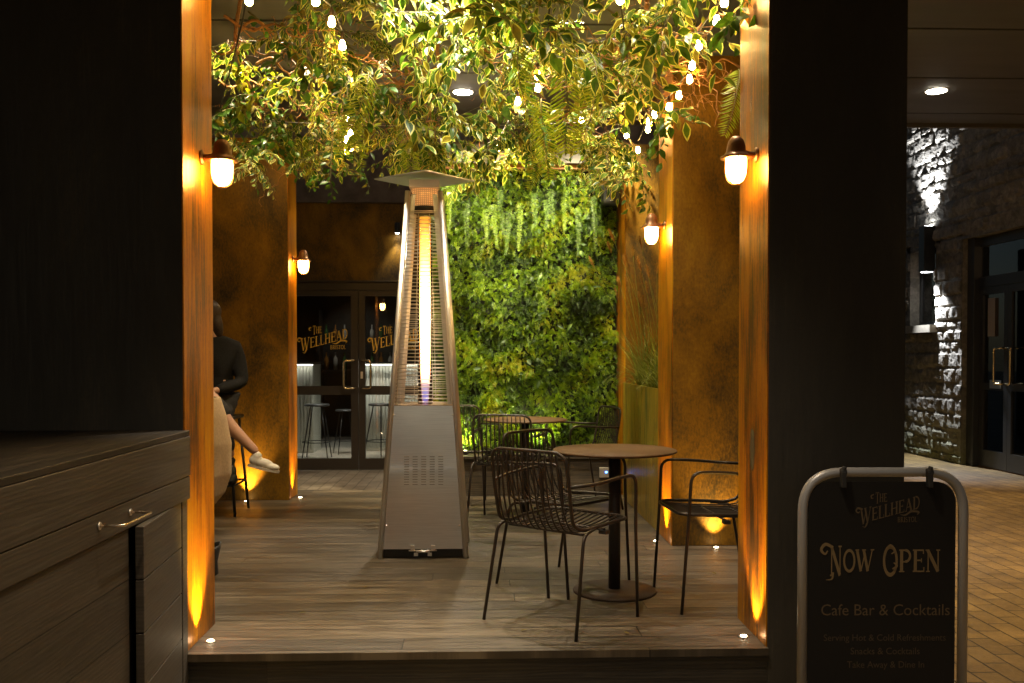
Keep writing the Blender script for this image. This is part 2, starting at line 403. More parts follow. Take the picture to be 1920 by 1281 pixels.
def tag(o, label, cat, group=None):
    o['label'] = label; o['category'] = cat
    if group: o['group'] = group
    return o
def thing(name, label, cat, loc=(0, 0, 0), rz=0.0, group=None):
    o = bpy.data.objects.new(name, None); COL.objects.link(o)
    o.empty_display_size = 0.1
    o.location = loc; o.rotation_euler = (0, 0, rz); return tag(o, label, cat, group)
def struct(o, kind='structure'): o['kind'] = kind; return o
def dup(root, loc, rot=None, label=None, scale=None):
    r = root.copy(); COL.objects.link(r); r.location = loc
    if rot is not None: r.rotation_euler = rot
    if scale: r.scale = (scale,) * 3
    if label: r['label'] = label
    def rec(a, b):
        for ch in list(a.children):
            c = ch.copy(); COL.objects.link(c); c.parent = b; rec(ch, c)
    rec(root, r); return r
def spot(name, loc, target, power, col, ang=60, blend=0.6, size=0.04):
    l = bpy.data.lights.new(name, 'SPOT'); l.energy = power; l.color = col; l.spot_size = R(ang); l.spot_blend = blend; l.shadow_soft_size = size
    o = bpy.data.objects.new(name, l); COL.objects.link(o); o.location = loc
    o.rotation_euler = (Vector(target) - Vector(loc)).to_track_quat('-Z', 'Y').to_euler(); return o
def point(name, loc, power, col, size=0.03):
    l = bpy.data.lights.new(name, 'POINT'); l.energy = power; l.color = col; l.shadow_soft_size = size
    o = bpy.data.objects.new(name, l); COL.objects.link(o); o.location = loc; return o

WARM = (1.0, 0.60, 0.22); AMBER = (1.0, 0.50, 0.13); NEUT = (1.0, 0.84, 0.62); WHITE = (1.0, 0.93, 0.80); COOL = (0.86, 0.91, 1.0)
GZ = -0.17
CEIL = 3.54
# ------------------------------------------------------------------ ground, deck, ceiling
def dims(mb, name, mat, **k): return struct(mb.build(name, mat, **k))
dims(MB().quad((-60, -40, GZ), (60, -40, GZ), (60, 80, GZ), (-60, 80, GZ)), 'paving', M_paver)
dims(MB().quad((-2.6, 8.30, GZ + .004), (2.2, 8.30, GZ + .004), (2.2, 10.99, GZ + .004), (-2.6, 10.99, GZ + .004)), 'paved_path', M_paver2)
YF = 3.73
dk = MB().box(-1.181, 1.171, YF - .02, 4.153, -.03, 0).box(-3.4, 1.80, 4.153, 8.27, -.03, 0)
dims(dk, 'deck', M_deck)
dims(MB().box(-1.181, 1.171, YF, 4.153, GZ, -.031).box(-3.38, 1.78, 4.156, 8.25, GZ, -.031), 'deck_riser', M_riser)
# ceiling of long panels with open joints
cm = MB()
ys = [9.29, 8.90, 7.77, 6.61, 5.48, 4.35, 3.22, 2.09, .96, -.17, -1.3, -2.43, -3.56]
for a, b in zip(ys[1:], ys[:-1]):
    cm.box(-12, 12, a + .018, b - .018, CEIL, CEIL + .05)
cm.box(-12, 12, -3.6, 9.29, CEIL + .05, CEIL + .12, 1)
dims(cm, 'ceiling', [M_ceil, M_black])
dims(MB().box(-12, 12, 9.292, 9.34, CEIL - .035, CEIL + .3), 'ceiling_edge', M_fascia)

# ------------------------------------------------------------------ rusted columns
def column(label, x0, x1, y0, y1, side, front_mat=M_rust_front, z1=CEIL - .002, zb=0.0, name='rust_column'):
    org = ((x0 + x1) / 2, (y0 + y1) / 2, zb)
    t = thing(name, label, 'column', org)
    MB().box(x0, x1, y0, y1, zb, z1).build('front_panel', front_mat, t, org, .004)
    xs = x1 if side > 0 else x0
    MB().box(min(xs, xs + side * .006), max(xs, xs + side * .006), y0 + .003, y1 - .003, zb + .002, z1 - .003).build('side_panel', M_rust_side, t, org, .001)
    return t
XL, XR = -1.176, 1.166
column('wide dark slab beside the oak counter, orange rust on its inner edge', -2.75, XL - .006, YF, 4.14, 1, M_dark_panel, zb=GZ + .0, name='rust_column')
column('dark slab behind the sign board, brassy rust on its inner edge', XR + .006, 1.735, YF, 4.15, -1, M_dark_panel, zb=GZ + .0)
column('rust panelled column behind the two seated people', -2.95, -1.575, 7.68, 8.02, 1, z1=2.97)
column('rust column behind the chair at the right, lamp on its edge', 1.20, 1.80, 5.74, 6.19, -1, z1=3.05)
column('rust panel behind the plume grasses in the tall planter', 1.215, 1.95, 7.72, 8.2, -1, z1=2.95)
rp_ = random.Random(9); wp = []
pc = at_x(1411, 838, XR); c0_ = bpy.data.objects['rust_column.001']
for i in range(26):
    a = 2 * math.pi * i / 26; wp.append((XR - .0012, pc.y + .036 * math.cos(a) * rp_.uniform(.8, 1.15), pc.z + .085 * math.sin(a) * rp_.uniform(.85, 1.15) - .02 * (math.sin(a) < 0)))
MB().add(wp, [tuple(range(26))]).build('worn_patch', simple('bare_grey_patch', (.10, .085, .06), .6, .3, .4, .4, 30), c0_, tuple(c0_.location))

# ------------------------------------------------------------------ planter with grasses
org = (1.4, 6.95, 0)
t = thing('tall_planter', 'tall patina metal planter between the two right columns', 'planter', org)
pm = MB()
pm.box(1.195, 1.215, 6.192, 7.715, .002, .965).box(1.70, 1.72, 6.192, 7.715, .002, .965)
pm.box(1.215, 1.70, 6.192, 6.212, .002, .965).box(1.215, 1.70, 7.695, 7.715, .002, .965)
pm.build('planter_wall', M_rust_plant, t, org)
MB().box(1.216, 1.699, 6.213, 7.694, .7, .92).build('soil', M_soil, t, org)
def blade(mb, base, d, L, w, droop, mi=0, seg=7):
    p = Vector(base); d = Vector(d).normalized(); side = d.cross(Vector((0, 0, 1)))
    if side.length < .05: side = Vector((1, 0, 0))
    side.normalize(); vs = []
    for i in range(seg + 1):
        q = i / seg; ww = w * (1 - q ** 1.5) + .0004
        vs += [p - side * ww, p + side * ww]
        d = (d + Vector((0, 0, -1)) * droop / seg).normalized(); p = p + d * L / seg
    mb.add(vs, [(2 * i, 2 * i + 1, 2 * i + 3, 2 * i + 2) for i in range(seg)], mi, True)
    return p, d
def grass_plant(label, loc, nb, L, plumes, name='plume_grass', seed=1):
    r = random.Random(seed)
    t = thing(name, label, 'plant', loc, 0, 'grasses in the tall planter')
    g = MB()
    for i in range(nb):
        a = r.uniform(0, 6.283); k = r.uniform(.15, .75)
        blade(g, (r.uniform(-.07, .07), r.uniform(-.09, .09), 0), (math.cos(a) * k, math.sin(a) * k, 1), L * r.uniform(.5, 1.1), r.uniform(.003, .0065), r.uniform(.8, 2.2))
    g.build('blades', L_grass, t)
    for i in range(plumes):
        a = r.uniform(0, 6.283); k = r.uniform(.05, .40)
        s = MB(); d = Vector((math.cos(a) * k, math.sin(a) * k, 1)).normalized()
        H = L * r.uniform(1.1, 1.95)
        pts = [Vector((0, 0, 0)) + d * H * q + Vector((math.cos(a), math.sin(a), 0)) * .06 * q * q for q in (0, .25, .5, .75, 1)]
        s.tube(pts, [.002, .0018, .0015, .0013, .001], 5)
        st = s.build('stalk', L_grass, t)
        pl = MB(); tip = pts[-1]; dd = (pts[-1] - pts[-2]).normalized()
        for j in range(170):
            q = r.random(); c = tip + dd * (q * .11 - .03); an = r.uniform(0, 6.283)
            o = dd.orthogonal().normalized(); o2 = dd.cross(o)
            u = (o * math.cos(an) + o2 * math.sin(an) + dd * .9).normalized()
            wd = .030 * math.sin(math.pi * min(1, q * .85 + .12))
            e = c + u * wd; sd = u.cross(dd).normalized() * .0018
            pl.add([c - sd, c + sd, e], [(0, 1, 2)])
        pl.build('plume', L_plume, st)
    return t
grass_plant('tall pinkish plume grass nearest the rust column', (1.33, 6.48, .92), 110, .60, 10, seed=3)
grass_plant('plume grass in the middle of the tall planter', (1.33, 6.95, .92), 110, .60, 10, seed=4)
grass_plant('wispy plume grass at the green wall end of the planter', (1.32, 7.38, .92), 110, .60, 9, seed=5)

# ------------------------------------------------------------------ leaf tools
def leaf(mb, base, d, nrm, L, W, vari=0.0, m_in=0, m_out=1, fold=.25, curl=.25):
    """pointed oval leaf, folded on its midrib; optional rim in another material"""
    d = Vector(d).normalized(); nrm = Vector(nrm)
    s = d.cross(nrm)
    if s.length < .05: s = d.orthogonal()
    s.normalize(); n = s.cross(d)
    prof = [(0.0, 0.0), (.18, .62), (.42, 1.0), (.68, .78), (.88, .33), (1.0, 0.0)]
    base = Vector(base)
    def pt(q, w): return base + d * L * q + s * W * .5 * w + n * (abs(w) * W * .5 * fold - curl * L * q * q)
    mid = [pt(q, 0) for q, _ in prof]
    if vari <= 0:
        for sg in (1, -1):
            ed = [pt(q, w * sg) for q, w in prof]
            vs = mid + ed[1:-1]; k = len(mid)
            fs = [(0, 1, k)] + [(i, i + 1, k + i, k + i - 1) for i in range(1, k - 2)] + [(k - 2, k - 1, k + k - 3)]
            if sg < 0: fs = [tuple(reversed(f)) for f in fs]
            mb.add(vs, fs, m_in, True)
    else:
        for sg in (1, -1):
            ed = [pt(q, w * sg) for q, w in prof[1:-1]]
            inn = [pt(.03 + q * .92, max(0, w - vari) * sg) for q, w in prof[1:-1]]
            vs = mid + inn + ed; k = len(mid); e = k - 2
            f1 = [(0, 1, k)] + [(i, i + 1, k + i, k + i - 1) for i in range(1, k - 2)] + [(k - 2, k - 1, k + e - 1)]
            f2 = [(0, k, k + e)] + [(k + i, k + i + 1, k + e + i + 1, k + e + i) for i in range(e - 1)] + [(k + e - 1, k - 1, k + 2 * e - 1)]
            if sg < 0: f1 = [tuple(reversed(f)) for f in f1]; f2 = [tuple(reversed(f)) for f in f2]
            mb.add(vs, f1, m_in, True); mb.add(vs, f2, m_out, True)

def make_spray(name, label, nl, L, leafL, leafW, vari, mats, seed, group, droop=.6, sub=3):
    r = random.Random(seed)
    t = thing(name, label, 'foliage', (0, 0, 0), 0, group)
    mats = [mats[0], mats[-1], L_olive, L_deep]
    st = MB(); lv = MB()
    def twig(p, d, L, nl, depth):
        pts = [p.copy()]; n = 8
        for i in range(n):
            d = (d + Vector((r.uniform(-.22, .22), r.uniform(-.22, .22), -droop / n + r.uniform(-.1, .1)))).normalized()
            p = p + d * L / n; pts.append(p.copy())
        st.tube(pts, [max(.0008, .0035 * (1 - i / n * .8) / (1 + depth)) for i in range(n + 1)], 5)
        for k in range(nl):
            q = (k + .6) / nl; i = min(n - 1, int(q * n)); a = pts[i].lerp(pts[i + 1], q * n - i)
            dd = (pts[i + 1] - pts[i]).normalized()
            sd = dd.cross(Vector((0, 0, 1))); sd = sd.normalized() if sd.length > .05 else Vector((1, 0, 0))
            o = (dd * .5 + sd * (1 if k % 2 else -1) * r.uniform(.5, 1) + Vector((r.uniform(-.3, .3), r.uniform(-.3, .3), r.uniform(-.75, .15)))).normalized()
            nn = (Vector((0, 0, 1)) + Vector((r.uniform(-.7, .7), r.uniform(-.7, .7), 0))).normalized()
            f = r.uniform(.7, 1.15)
            a2 = a + o * leafL * .15
            st.tube([a, a2], .0009, 4)
            mi_ = 0 if r.random() < .58 else (2 if r.random() < .4 else 3)
            leaf(lv, a2, o, nn, leafL * f, leafW * f * r.uniform(.8, 1.15), 0 if (vari <= 0 or r.random() < .12) else vari * r.uniform(.35, 1.15), mi_, 1, r.uniform(.1, .5), r.uniform(.02, .5))
        if depth < 1:
            for k in range(sub):
                i = r.randint(1, n - 2); a = r.uniform(0, 6.283)
                twig(pts[i], (d * .5 + Vector((math.cos(a), math.sin(a), r.uniform(-.3, .3)))).normalized(), L * .55, max(4, nl // 2), depth + 1)
    twig(Vector((0, 0, 0)), Vector((1, 0, .15)), L, nl, 0)
    st.build('stem', M_stem, t); lv.build('leaves', mats, t)
    return t

def make_fern(label, L, seed, group, npin=30, pl=.10):
    r = random.Random(seed)
    t = thing('fern_frond', label, 'fern', (0, 0, 0), 0, group)
    d = Vector((1, 0, .1)).normalized(); p = Vector((0, 0, 0)); pts = [p.copy()]; n = 16
    for i in range(n):
        d = (d + Vector((0, r.uniform(-.06, .06), -.30 * (1 - i / n * .6)))).normalized(); p = p + d * L / n; pts.append(p.copy())
    MB().tube(pts, [.003 * (1 - .8 * i / n) for i in range(n + 1)], 5).build('stem', M_stem, t)
    lv = MB()
    for k in range(npin):
        q = .06 + .94 * k / npin; i = min(n - 1, int(q * n)); a = pts[i].lerp(pts[i + 1], q * n - i)
        dd = (pts[i + 1] - pts[i]).normalized(); sd = Vector((0, 1, 0)); up = dd.cross(sd)
        ln = pl * math.sin(math.pi * (.16 + .80 * q)) ** .7
        for sg in (1, -1):
            o = (sd * sg + dd * .62 + up * r.uniform(-.45, .1)).normalized()
            leaf(lv, a, o + Vector((r.uniform(-.12, .12), 0, r.uniform(-.12, .12))), up, ln * r.uniform(.85, 1.1), .0078, 0, 0, 0, .5, r.uniform(.1, .45))
    lv.build('leaflets', L_fern, t)
    return t

def make_twist(label, L, seed, group, r0=.0075):
    r = random.Random(seed)
    t = thing('twisted_branch', label, 'branch', (0, 0, 0), 0, group)
    main = MB(); tw = MB()
    def go(mb, p, d, L, rad, depth):
        n = int(10 + L * 26); pts = [p.copy()]; base = d.copy(); ph = r.uniform(0, 6.28); a1 = d.orthogonal().normalized(); a2 = d.cross(a1)
        am = r.uniform(.5, 1.15)
        for i in range(n):
            w = ph + i * r.uniform(.55, .8)
            d = (base + (a1 * math.cos(w) + a2 * math.sin(w * .83 + 1)) * am + Vector((r.uniform(-.2, .2), r.uniform(-.2, .2), r.uniform(-.2, .2)))).normalized()
            base = (base + Vector((r.uniform(-.12, .12), r.uniform(-.12, .12), r.uniform(-.10, .08)))).normalized()
            p = p + d * L / n * 1.25; pts.append(p.copy())
        sm = catmull(pts, 3)
        mb.tube(sm, [max(.0012, rad * (1 - .8 * i / len(sm))) for i in range(len(sm))], 6)
        if depth < 2:
            for k in range(5 if depth == 0 else 3):
                i = r.randint(2, n - 2); a = Vector((r.uniform(-1, 1), r.uniform(-1, 1), r.uniform(-.7, .5)))
                go(tw, pts[i], (base * .6 + a).normalized(), L * r.uniform(.32, .5), rad * .5, depth + 1)
    go(main, Vector((0, 0, 0)), Vector((1, 0, 0)), L, r0, 0)
    main.build('limb', M_branch, t); tw.build('twigs', M_branch, t)
    return t

# ------------------------------------------------------------------ green wall
GY = 8.18
GX0, GX1, GZ0, GZ1 = -.50, 1.205, .33, 2.80
def cl(x, z, s, k=0): return noise.noise(Vector((x * s, z * s, k)))
gorg = ((GX0 + GX1) / 2, GY, GZ0)
gw = thing('green_wall', 'bright green living wall of ferns and leaves behind the back tables', 'green wall', gorg)
MB().box(GX0, GX1, GY, GY + .05, GZ0, GZ1 + .02).build('backing_panel', M_soil, gw, gorg)
def sprig(mb, p, d, L, n, ls, mi, r):
    d = d.normalized(); s = d.cross(Vector((0, 1, 0))); s = s.normalized() if s.length > .05 else Vector((1, 0, 0))
    up = s.cross(d); q = Vector(p)
    for i in range(n):
        f = i / n; q = q + d * L / n; d = (d + Vector((0, 0, -.10))).normalized()
        for sg in (1, -1):
            o = (s * sg + d * .5 + up * r.uniform(-.5, .5)).normalized(); l = ls * (1.15 - .7 * f) * r.uniform(.8, 1.2)
            w = (up.cross(o)).normalized() * l * .30
            m = q + o * l * .5 + up * l * .12
            mb.add([q, m - w, q + o * l, m + w], [(0, 1, 2, 3)], mi, False)
r = random.Random(11)
fo = MB()
for i in range(11500):
    x = r.uniform(GX0 + .02, GX1 - .02); z = r.uniform(GZ0 - .02, GZ1 - .01)
    h = .5 + .9 * cl(x, z, 3.2) + .45 * cl(x, z, 9, 5)
    y = GY - .02 - max(.15, h) * .10 * r.uniform(.45, 1)
    k = cl(x, z, 4.0, 9) + r.uniform(-.30, .30); yv = .35 * (z - 1.5) / 1.3
    mi = 2 if k < -.34 else (1 if k < .02 else (3 if k > .40 - .2 * yv else 0))
    if h < .15: mi = 2 if r.random() < .6 else 1
    d = Vector((r.uniform(-.9, .9), -r.uniform(.25, 1.0), r.uniform(-.9, .45)))
    big = r.random() < .2
    sprig(fo, (x, y, z), d, r.uniform(.045, .095), r.randint(6, 10), r.uniform(.010, .017) * (1.3 if big else 1), mi, r)
fo.build('small_leaves', [L_w1, L_w2, L_w3, L_w4], gw, gorg)
bl = MB()
for i in range(130):
    x = r.uniform(GX0 + .03, GX1 - .03); z = r.uniform(GZ0, GZ1 - .03)
    y = GY - .06 - r.uniform(0, .08)
    d = Vector((r.uniform(-1, 1), -.5, r.uniform(-1, .3)))
    leaf(bl, (x, y, z), d, Vector((r.uniform(-.4, .4), -1, .4)), r.uniform(.04, .085), r.uniform(.02, .04), 0, 0 if r.random() < .6 else 1, 0)
bl.build('broad_leaves', [L_w3, L_w2], gw, gorg)
for i in range(0, 26, 2):      # hanging sword-fern fronds near the top
    x = [.05, .10, .16, .20, .25, .31, .36, .43, .48, .55, .62, .68, .74, .80, .86, .93, -.10, -.17, -.24, -.02, .58, .29, .98, -.32, .13, 1.05][i] + r.uniform(-.02, .02)
    z = r.uniform(2.35, 2.70); L = r.uniform(.2, .48); f = MB(); sw_ = r.uniform(-.10, .10); p = Vector((x, GY - .12, z)); pts = [p + Vector((sw_ * L * (q / 10) ** 1.5, -.02 - .05 * math.sin(q / 10 * 1.6), -L * q / 10)) for q in range(11)]
    f.tube(pts, .0014, 4, 0)
    for k in range(int(L / .013)):
        q = k / int(L / .013); a = pts[min(9, int(q * 10))].lerp(pts[min(9, int(q * 10)) + 1], q * 10 - int(q * 10))
        for sg in (1, -1):
            ln = .040 * (1 - .6 * q) * r.uniform(.75, 1.2)
            leaf(f, a, Vector((sg, r.uniform(-.5, 0), -.35 + r.uniform(-.25, .15))), Vector((0, -1, .3)), ln, .0062, 0, 0, 0, .2, .2)
    f.build('hanging_fern', L_w2 if i % 3 else L_w1, gw, gorg)

# steel beam above it
MB().box(-.52, 1.21, 8.06, 8.20, 2.86, 3.02).build('x', M_beam)
o = bpy.data.objects['x']; o.name = 'steel_beam'; tag(o, 'grey steel beam above the green wall', 'beam')
o = MB().box(-.515, 1.205, 8.10, 8.18, 2.815, 2.855).build('timber_batten', simple('orange_batten', (.42, .16, .05), .6)); tag(o, 'thin orange timber batten under the steel beam', 'batten')
# low timber bench in front of the green wall
borg = (.4, 8.0, 0)
t = thing('timber_bench', 'low dark timber box bench below the green wall', 'bench', borg)
MB().box(-.5, 1.19, 7.855, 8.17, .001, .312).build('bench_face', M_bench, t, borg)
MB().box(-.51, 1.192, 7.835, 8.175, .314, .338).build('bench_top', M_bench, t, borg, .003)

# uplights at the bottom of the green wall
M_upl = emis('uplight_lens', (0.95, 1.0, 0.45), 22)
for i, (px, lab) in enumerate([(872, 'small uplight at the green wall foot beside the heater'), (1008, 'small uplight at the green wall foot behind the back table')]):
    p = at_y(px, 848, 8.0); loc = (p.x, 8.0, .338)
    t = thing('wall_uplight', lab, 'light', loc, 0, 'uplights along the green wall')
    MB().lathe([(.026, 0), (.028, .012), (.024, .03)], n=16).build('housing', M_black, t)
    MB().lathe([(.019, .0305), (.019, .034)], n=12).build('lens', M_upl, t)
    spot('green_uplight', (loc[0], loc[1] - .01, .385), (loc[0], 8.12, .9), 20, (1, .95, .45), 140, .8, .02)

# speaker
sp = at_y(1145, 358, 8.0); sorg = (sp.x, 8.0, sp.z - .12)
t = thing('wall_speaker', 'black loudspeaker hung high at the right of the green wall', 'speaker', sorg)
MB().box(-.075, .075, -.07, .07, 0, .235).build('cabinet', M_black, t, None, .02)
MB().lathe([(.05, 0), (.048, .004), (.01, .006)], (0, -.072, .10), 20, M=Matrix.Rotation(R(90), 3, 'X')).build('grille', M_blackcable, t)
MB().box(-.012, .012, .07, .16, .1, .13).build('bracket', M_black, t)
MB().box(-.012, .012, -.0735, -.0705, .022, .028).build('badge', M_cable, t)

# ------------------------------------------------------------------ wall lamps
M_shade = emis('lit_lamp_glass', (1.0, 0.56, 0.13), 55)
def wall_lamp(label, wall, side):
    """wall = point on the wall where the bracket sits; side = +1 if the lamp sticks out towards +x"""
    t = thing('wall_lamp', label, 'lamp', wall, 0 if side > 0 else math.pi, 'bulkhead lamps on the columns')
    MB().lathe([(.030, 0), (.032, .006), (.020, .012)], n=20, M=Matrix.Rotation(R(90), 3, 'Y')).build('wall_plate', M_lampcap, t)
    MB().tube([(0.008, 0, 0), (.03, 0, 0), (.055, 0, .006), (.075, 0, .018)], [.014, .014, .015, .018], 12).build('bracket', M_lampcap, t)
    c = .088
    MB().lathe([(.001, .078), (.016, .075), (.031, .060), (.038, .036), (.041, .012), (.052, -.002), (.066, -.012), (.065, -.017), (.044, -.014)], (c, 0, 0), 28).build('cap', M_lampcap, t)
    MB().lathe([(.042, -.016), (.0435, -.03), (.0425, -.065), (.0385, -.088), (.029, -.108), (.015, -.119), (.001, -.121)], (c, 0, 0), 24).build('glass_shade', M_shade, t)
    g = MB()
    for k in range(3):
        a = math.pi * k / 3 + .45
        pts = [(math.cos(a) * rr + c, math.sin(a) * rr, z) for rr, z in ((.047, -.014), (.047, -.062), (.044, -.088), (.033, -.113), (.0, -.127), (-.033, -.113), (-.044, -.088), (-.047, -.062), (-.047, -.014))]
        g.tube(catmull(pts, 3), .0018, 6)
    g.lathe([(.018, -.124), (.018, -.129)], (c, 0, 0), 16)
    g.build('guard', M_lampcap, t)
lampz = 1.99
wall_lamp('lit bulkhead lamp on the left front slab, orange glow around it', (XL, at_x(377, 305, XL).y, lampz + .035), 1)
wall_lamp('lit bulkhead lamp on the right front slab, largest at right', (XR, at_x(1419, 296, XR).y, lampz + .045), -1)
wall_lamp('lit bulkhead lamp above the plume grasses on the right column', (1.194, 5.97, 2.03), -1)
wall_lamp('small lit bulkhead lamp on the column beside the glass doors', (-1.569, 7.86, 2.0), 1)

# ------------------------------------------------------------------ deck uplights
M_dl = emis('deck_light_lens', (1.0, 0.80, 0.50), 30)
ups = [(392, 1203, 'recessed deck light at the foot of the left front slab', (-1, .0), 9),
       (1397, 1194, 'recessed deck light at the foot of the right front slab', (1, .0), 9),
       (1237, 1015, 'recessed deck light at the corner of the tall planter', (1, .2), 7),
       (1345, 1029, 'recessed deck light under the chair at the right', (0, 1), 7),
       (556, 930, 'recessed deck light at the column edge near the glass doors', (-1, 0), 7),
       (468, 937, 'recessed deck light under the bar stools by the rust panel', (0, 1), 7)]
for px, py, lab, dr, pw in ups:
    p = at_z(px, py, 0.0) - Vector((dr[0] * .006, dr[1] * .03, 0))
    if dr[1] == 1: p.y = (5.74 if px > 900 else 7.68) - .065
    if px == 1237: p.x = 1.125
    if px == 556: p.x = -1.575 + .07; p.y = 7.80
    t = thing('deck_light', lab, 'light', (p.x, p.y, 0.0), 0, 'recessed lights in the deck')
    MB().lathe([(.021, .0003), (.021, .003), (.014, .004)], n=20).build('bezel', M_steel_post, t)
    MB().lathe([(.0135, .0035), (.0125, .0058), (.001, .0065)], n=16).build('lens', M_dl, t)
    spot('deck_up_spot', (p.x, p.y, .02), (p.x + dr[0] * .12, p.y + dr[1] * .12, 1.0), pw * 8, (1, .58, .12), 78, 1.0, .014)

# ------------------------------------------------------------------ pyramid patio heater
HX = at_z(793, 1048, 0).x; HYF = at_z(793, 1048, 0).y
hc = (HX, HYF + .265, 0)
t = thing('patio_heater', 'tall stainless pyramid gas heater with a burning flame tube', 'heater', hc)
B0, B1, HT = .252, .096, 2.175
def half(z): return B0 + (B1 - B0) * z / HT
for sx in (-1, 1):
    for sy in (-1, 1):
        MB().tube([(sx * half(0), sy * half(0), 0), (sx * half(HT), sy * half(HT), HT)], .0165, 14).build('post', M_steel_post, t)
ZP0, ZP1 = .055, .893
def face_pt(side, u, z, off=0.0):
    h = half(z) + off; w = half(z)
    return {0: (u * w, -h, z), 1: (h, u * w, z), 2: (-u * w, h, z), 3: (-h, -u * w, z)}[side]
for side in range(4):
    mb = MB(); k = .95
    a, b, c, d = face_pt(side, -k, ZP0, .004), face_pt(side, k, ZP0, .004), face_pt(side, k, ZP1, .004), face_pt(side, -k, ZP1, .004)
    a2, b2, c2, d2 = face_pt(side, -k, ZP0, -.004), face_pt(side, k, ZP0, -.004), face_pt(side, k, ZP1, -.004), face_pt(side, -k, ZP1, -.004)
    mb.add([a, b, c, d, a2, b2, c2, d2], [(0, 1, 2, 3), (5, 4, 7, 6), (0, 3, 7, 4), (1, 5, 6, 2), (3, 2, 6, 7), (0, 4, 5, 1)])
    pn = mb.build('side_panel', M_steel, t)
    if side == 0:
        for col in range(5):
            v = MB()
            xc = (-.098 + .0502 * col)
            for row in range(12):
                z = .43 + row * .0147
                y = -half(z) - .0055
                v.box(xc - .0145, xc + .0145, y, y + .002, z, z + .0030)
                v.box(xc - .0145, xc + .0145, y - .0028, y + .001, z + .0031, z + .0050, 1)
            v.build('vent_column', [M_black, M_steel_post], pn)
        for u, z in ((-.9, .84), (.9, .84), (-.9, .19), (.9, .19)):
            s = MB(); q = face_pt(0, u, z, .004); s.lathe([(.006, 0), (.005, .003), (.001, .004)], q, 10, M=Matrix.Rotation(R(90), 3, 'X'))
            s.build('screw', M_steel_post, pn)
MB().box(-.235, .235, -.235, .235, .004, .052).build('base_tray', M_black, t)
bz = MB()
for sx in (-1, 1):
    bz.box(sx * .06 - .012, sx * .06 + .012, -.272, -.250, .045, .078); bz.box(sx * .04 - .012, sx * .04 + .012, -.275, -.262, .018, .036)
bz.tube([(-.082, -.272, .05), (.082, -.272, .05)], .004, 8); bz.tube([(-.04, -.276, .044), (.04, -.276, .044)], .006, 8)
bz.build('latch', M_steel_post, t)
MB().box(-half(.9) + .006, half(.9) - .006, -half(.9) + .006, half(.9) - .006, .888, .896).build('burner_plate', simple('warm_burner_plate', (.55, .42, .28), .35, 1), t)
cg = MB()
for side in range(4):
    for i in range(52):
        z = .915 + i * (2.045 - .915) / 51
        cg.tube([face_pt(side, -.86, z, .002), face_pt(side, .86, z, .002)], .0023, 5)
    for u in (-.86, .86):
        cg.tube([face_pt(side, u, .905, .0), face_pt(side, u, 2.055, .0)], .003, 6)
    for u in (-.30, .30):
        cg.tube([face_pt(side, u, .93, -.004), face_pt(side, u, 2.04, -.004)], .0017, 6)
    cg.tube([face_pt(side, -.86, 2.055, 0), face_pt(side, .86, 2.055, 0)], .003, 6)
cg.build('guard_grid', M_steel_post, t)
for sx in (-1, 1):
    st = MB()
    for sy in (-1, 1):
        vs = []
        for z in (.9, 2.16):
            h = half(z) - .020
            vs += [(sx * h, sy * h, z), (sx * (h - .026), sy * h, z), (sx * h, sy * (h - .026), z)]
        st.add(vs, [(0, 1, 4, 3), (0, 3, 5, 2)])
    st.build('corner_strip', M_steel_post, t)
MB().lathe([(.046, .897), (.046, 2.02)], n=28).build('glass_tube', M_tube, t)
# flame: luminous gas column
def m_flame():
    m = bpy.data.materials.new('gas_flame'); m.use_nodes = True
    nt = m.node_tree; nt.nodes.clear(); out = nt.nodes.new('ShaderNodeOutputMaterial')
    tc = nt.nodes.new('ShaderNodeTexCoord'); sp = nt.nodes.new('ShaderNodeSeparateXYZ'); nt.links.new(tc.outputs['Object'], sp.inputs[0])
    mr = N(nt, 'ShaderNodeMapRange'); mr.inputs['From Min'].default_value = .897; mr.inputs['From Max'].default_value = 2.04
    nt.links.new(sp.outputs[2], mr.inputs['Value'])
    c = ramp(nt, mr.outputs[0], [(0, (.25, .28, 1)), (.06, (.38, .36, .85)), (.12, (.9, .62, .55)), (.2, (1, .70, .38)), (.62, (1, .66, .30)), (.78, (1, .46, .10)), (1, (1, .34, .03))])
    s = ramp(nt, mr.outputs[0], [(0, (.05,) * 3), (.10, (.08,) * 3), (.18, (.55,) * 3), (.45, (1, 1, 1)), (.75, (.55,) * 3), (.9, (.20,) * 3), (1, (.10,) * 3)])
    ml = N(nt, 'ShaderNodeMath', operation='MULTIPLY'); ml.inputs[1].default_value = 8; nt.links.new(s.outputs[0], ml.inputs[0])
    e = nt.nodes.new('ShaderNodeEmission'); nt.links.new(c.outputs[0], e.inputs[0]); nt.links.new(ml.outputs[0], e.inputs[1])
    tr = nt.nodes.new('ShaderNodeBsdfTransparent'); lw = N(nt, 'ShaderNodeLayerWeight', Blend=.35)
    mx = nt.nodes.new('ShaderNodeMixShader'); ra = ramp(nt, lw.outputs['Facing'], [(.0, (.0,) * 3), (.30, (.25,) * 3), (.7, (.80,) * 3), (1, (.97,) * 3)]); nt.links.new(ra.outputs[0], mx.inputs[0])
    ec = mixc(nt, ra.outputs[0], c.outputs[0], (1, .36, .03)); nt.links.new(ec, e.inputs[0])
    nt.links.new(e.outputs[0], mx.inputs[1]); nt.links.new(tr.outputs[0], mx.inputs[2]); nt.links.new(mx.outputs[0], out.inputs[0])
    return m
prof = [(.020, .899), (.024, .93), (.027, .97), (.031, 1.03), (.034, 1.12), (.036, 1.25), (.037, 1.45), (.037, 1.62), (.037, 1.80), (.038, 1.95), (.038, 2.035)]
MB().lathe([(r_ * .92, z_) for r_, z_ in prof], n=20).build('flame', m_flame(), t)
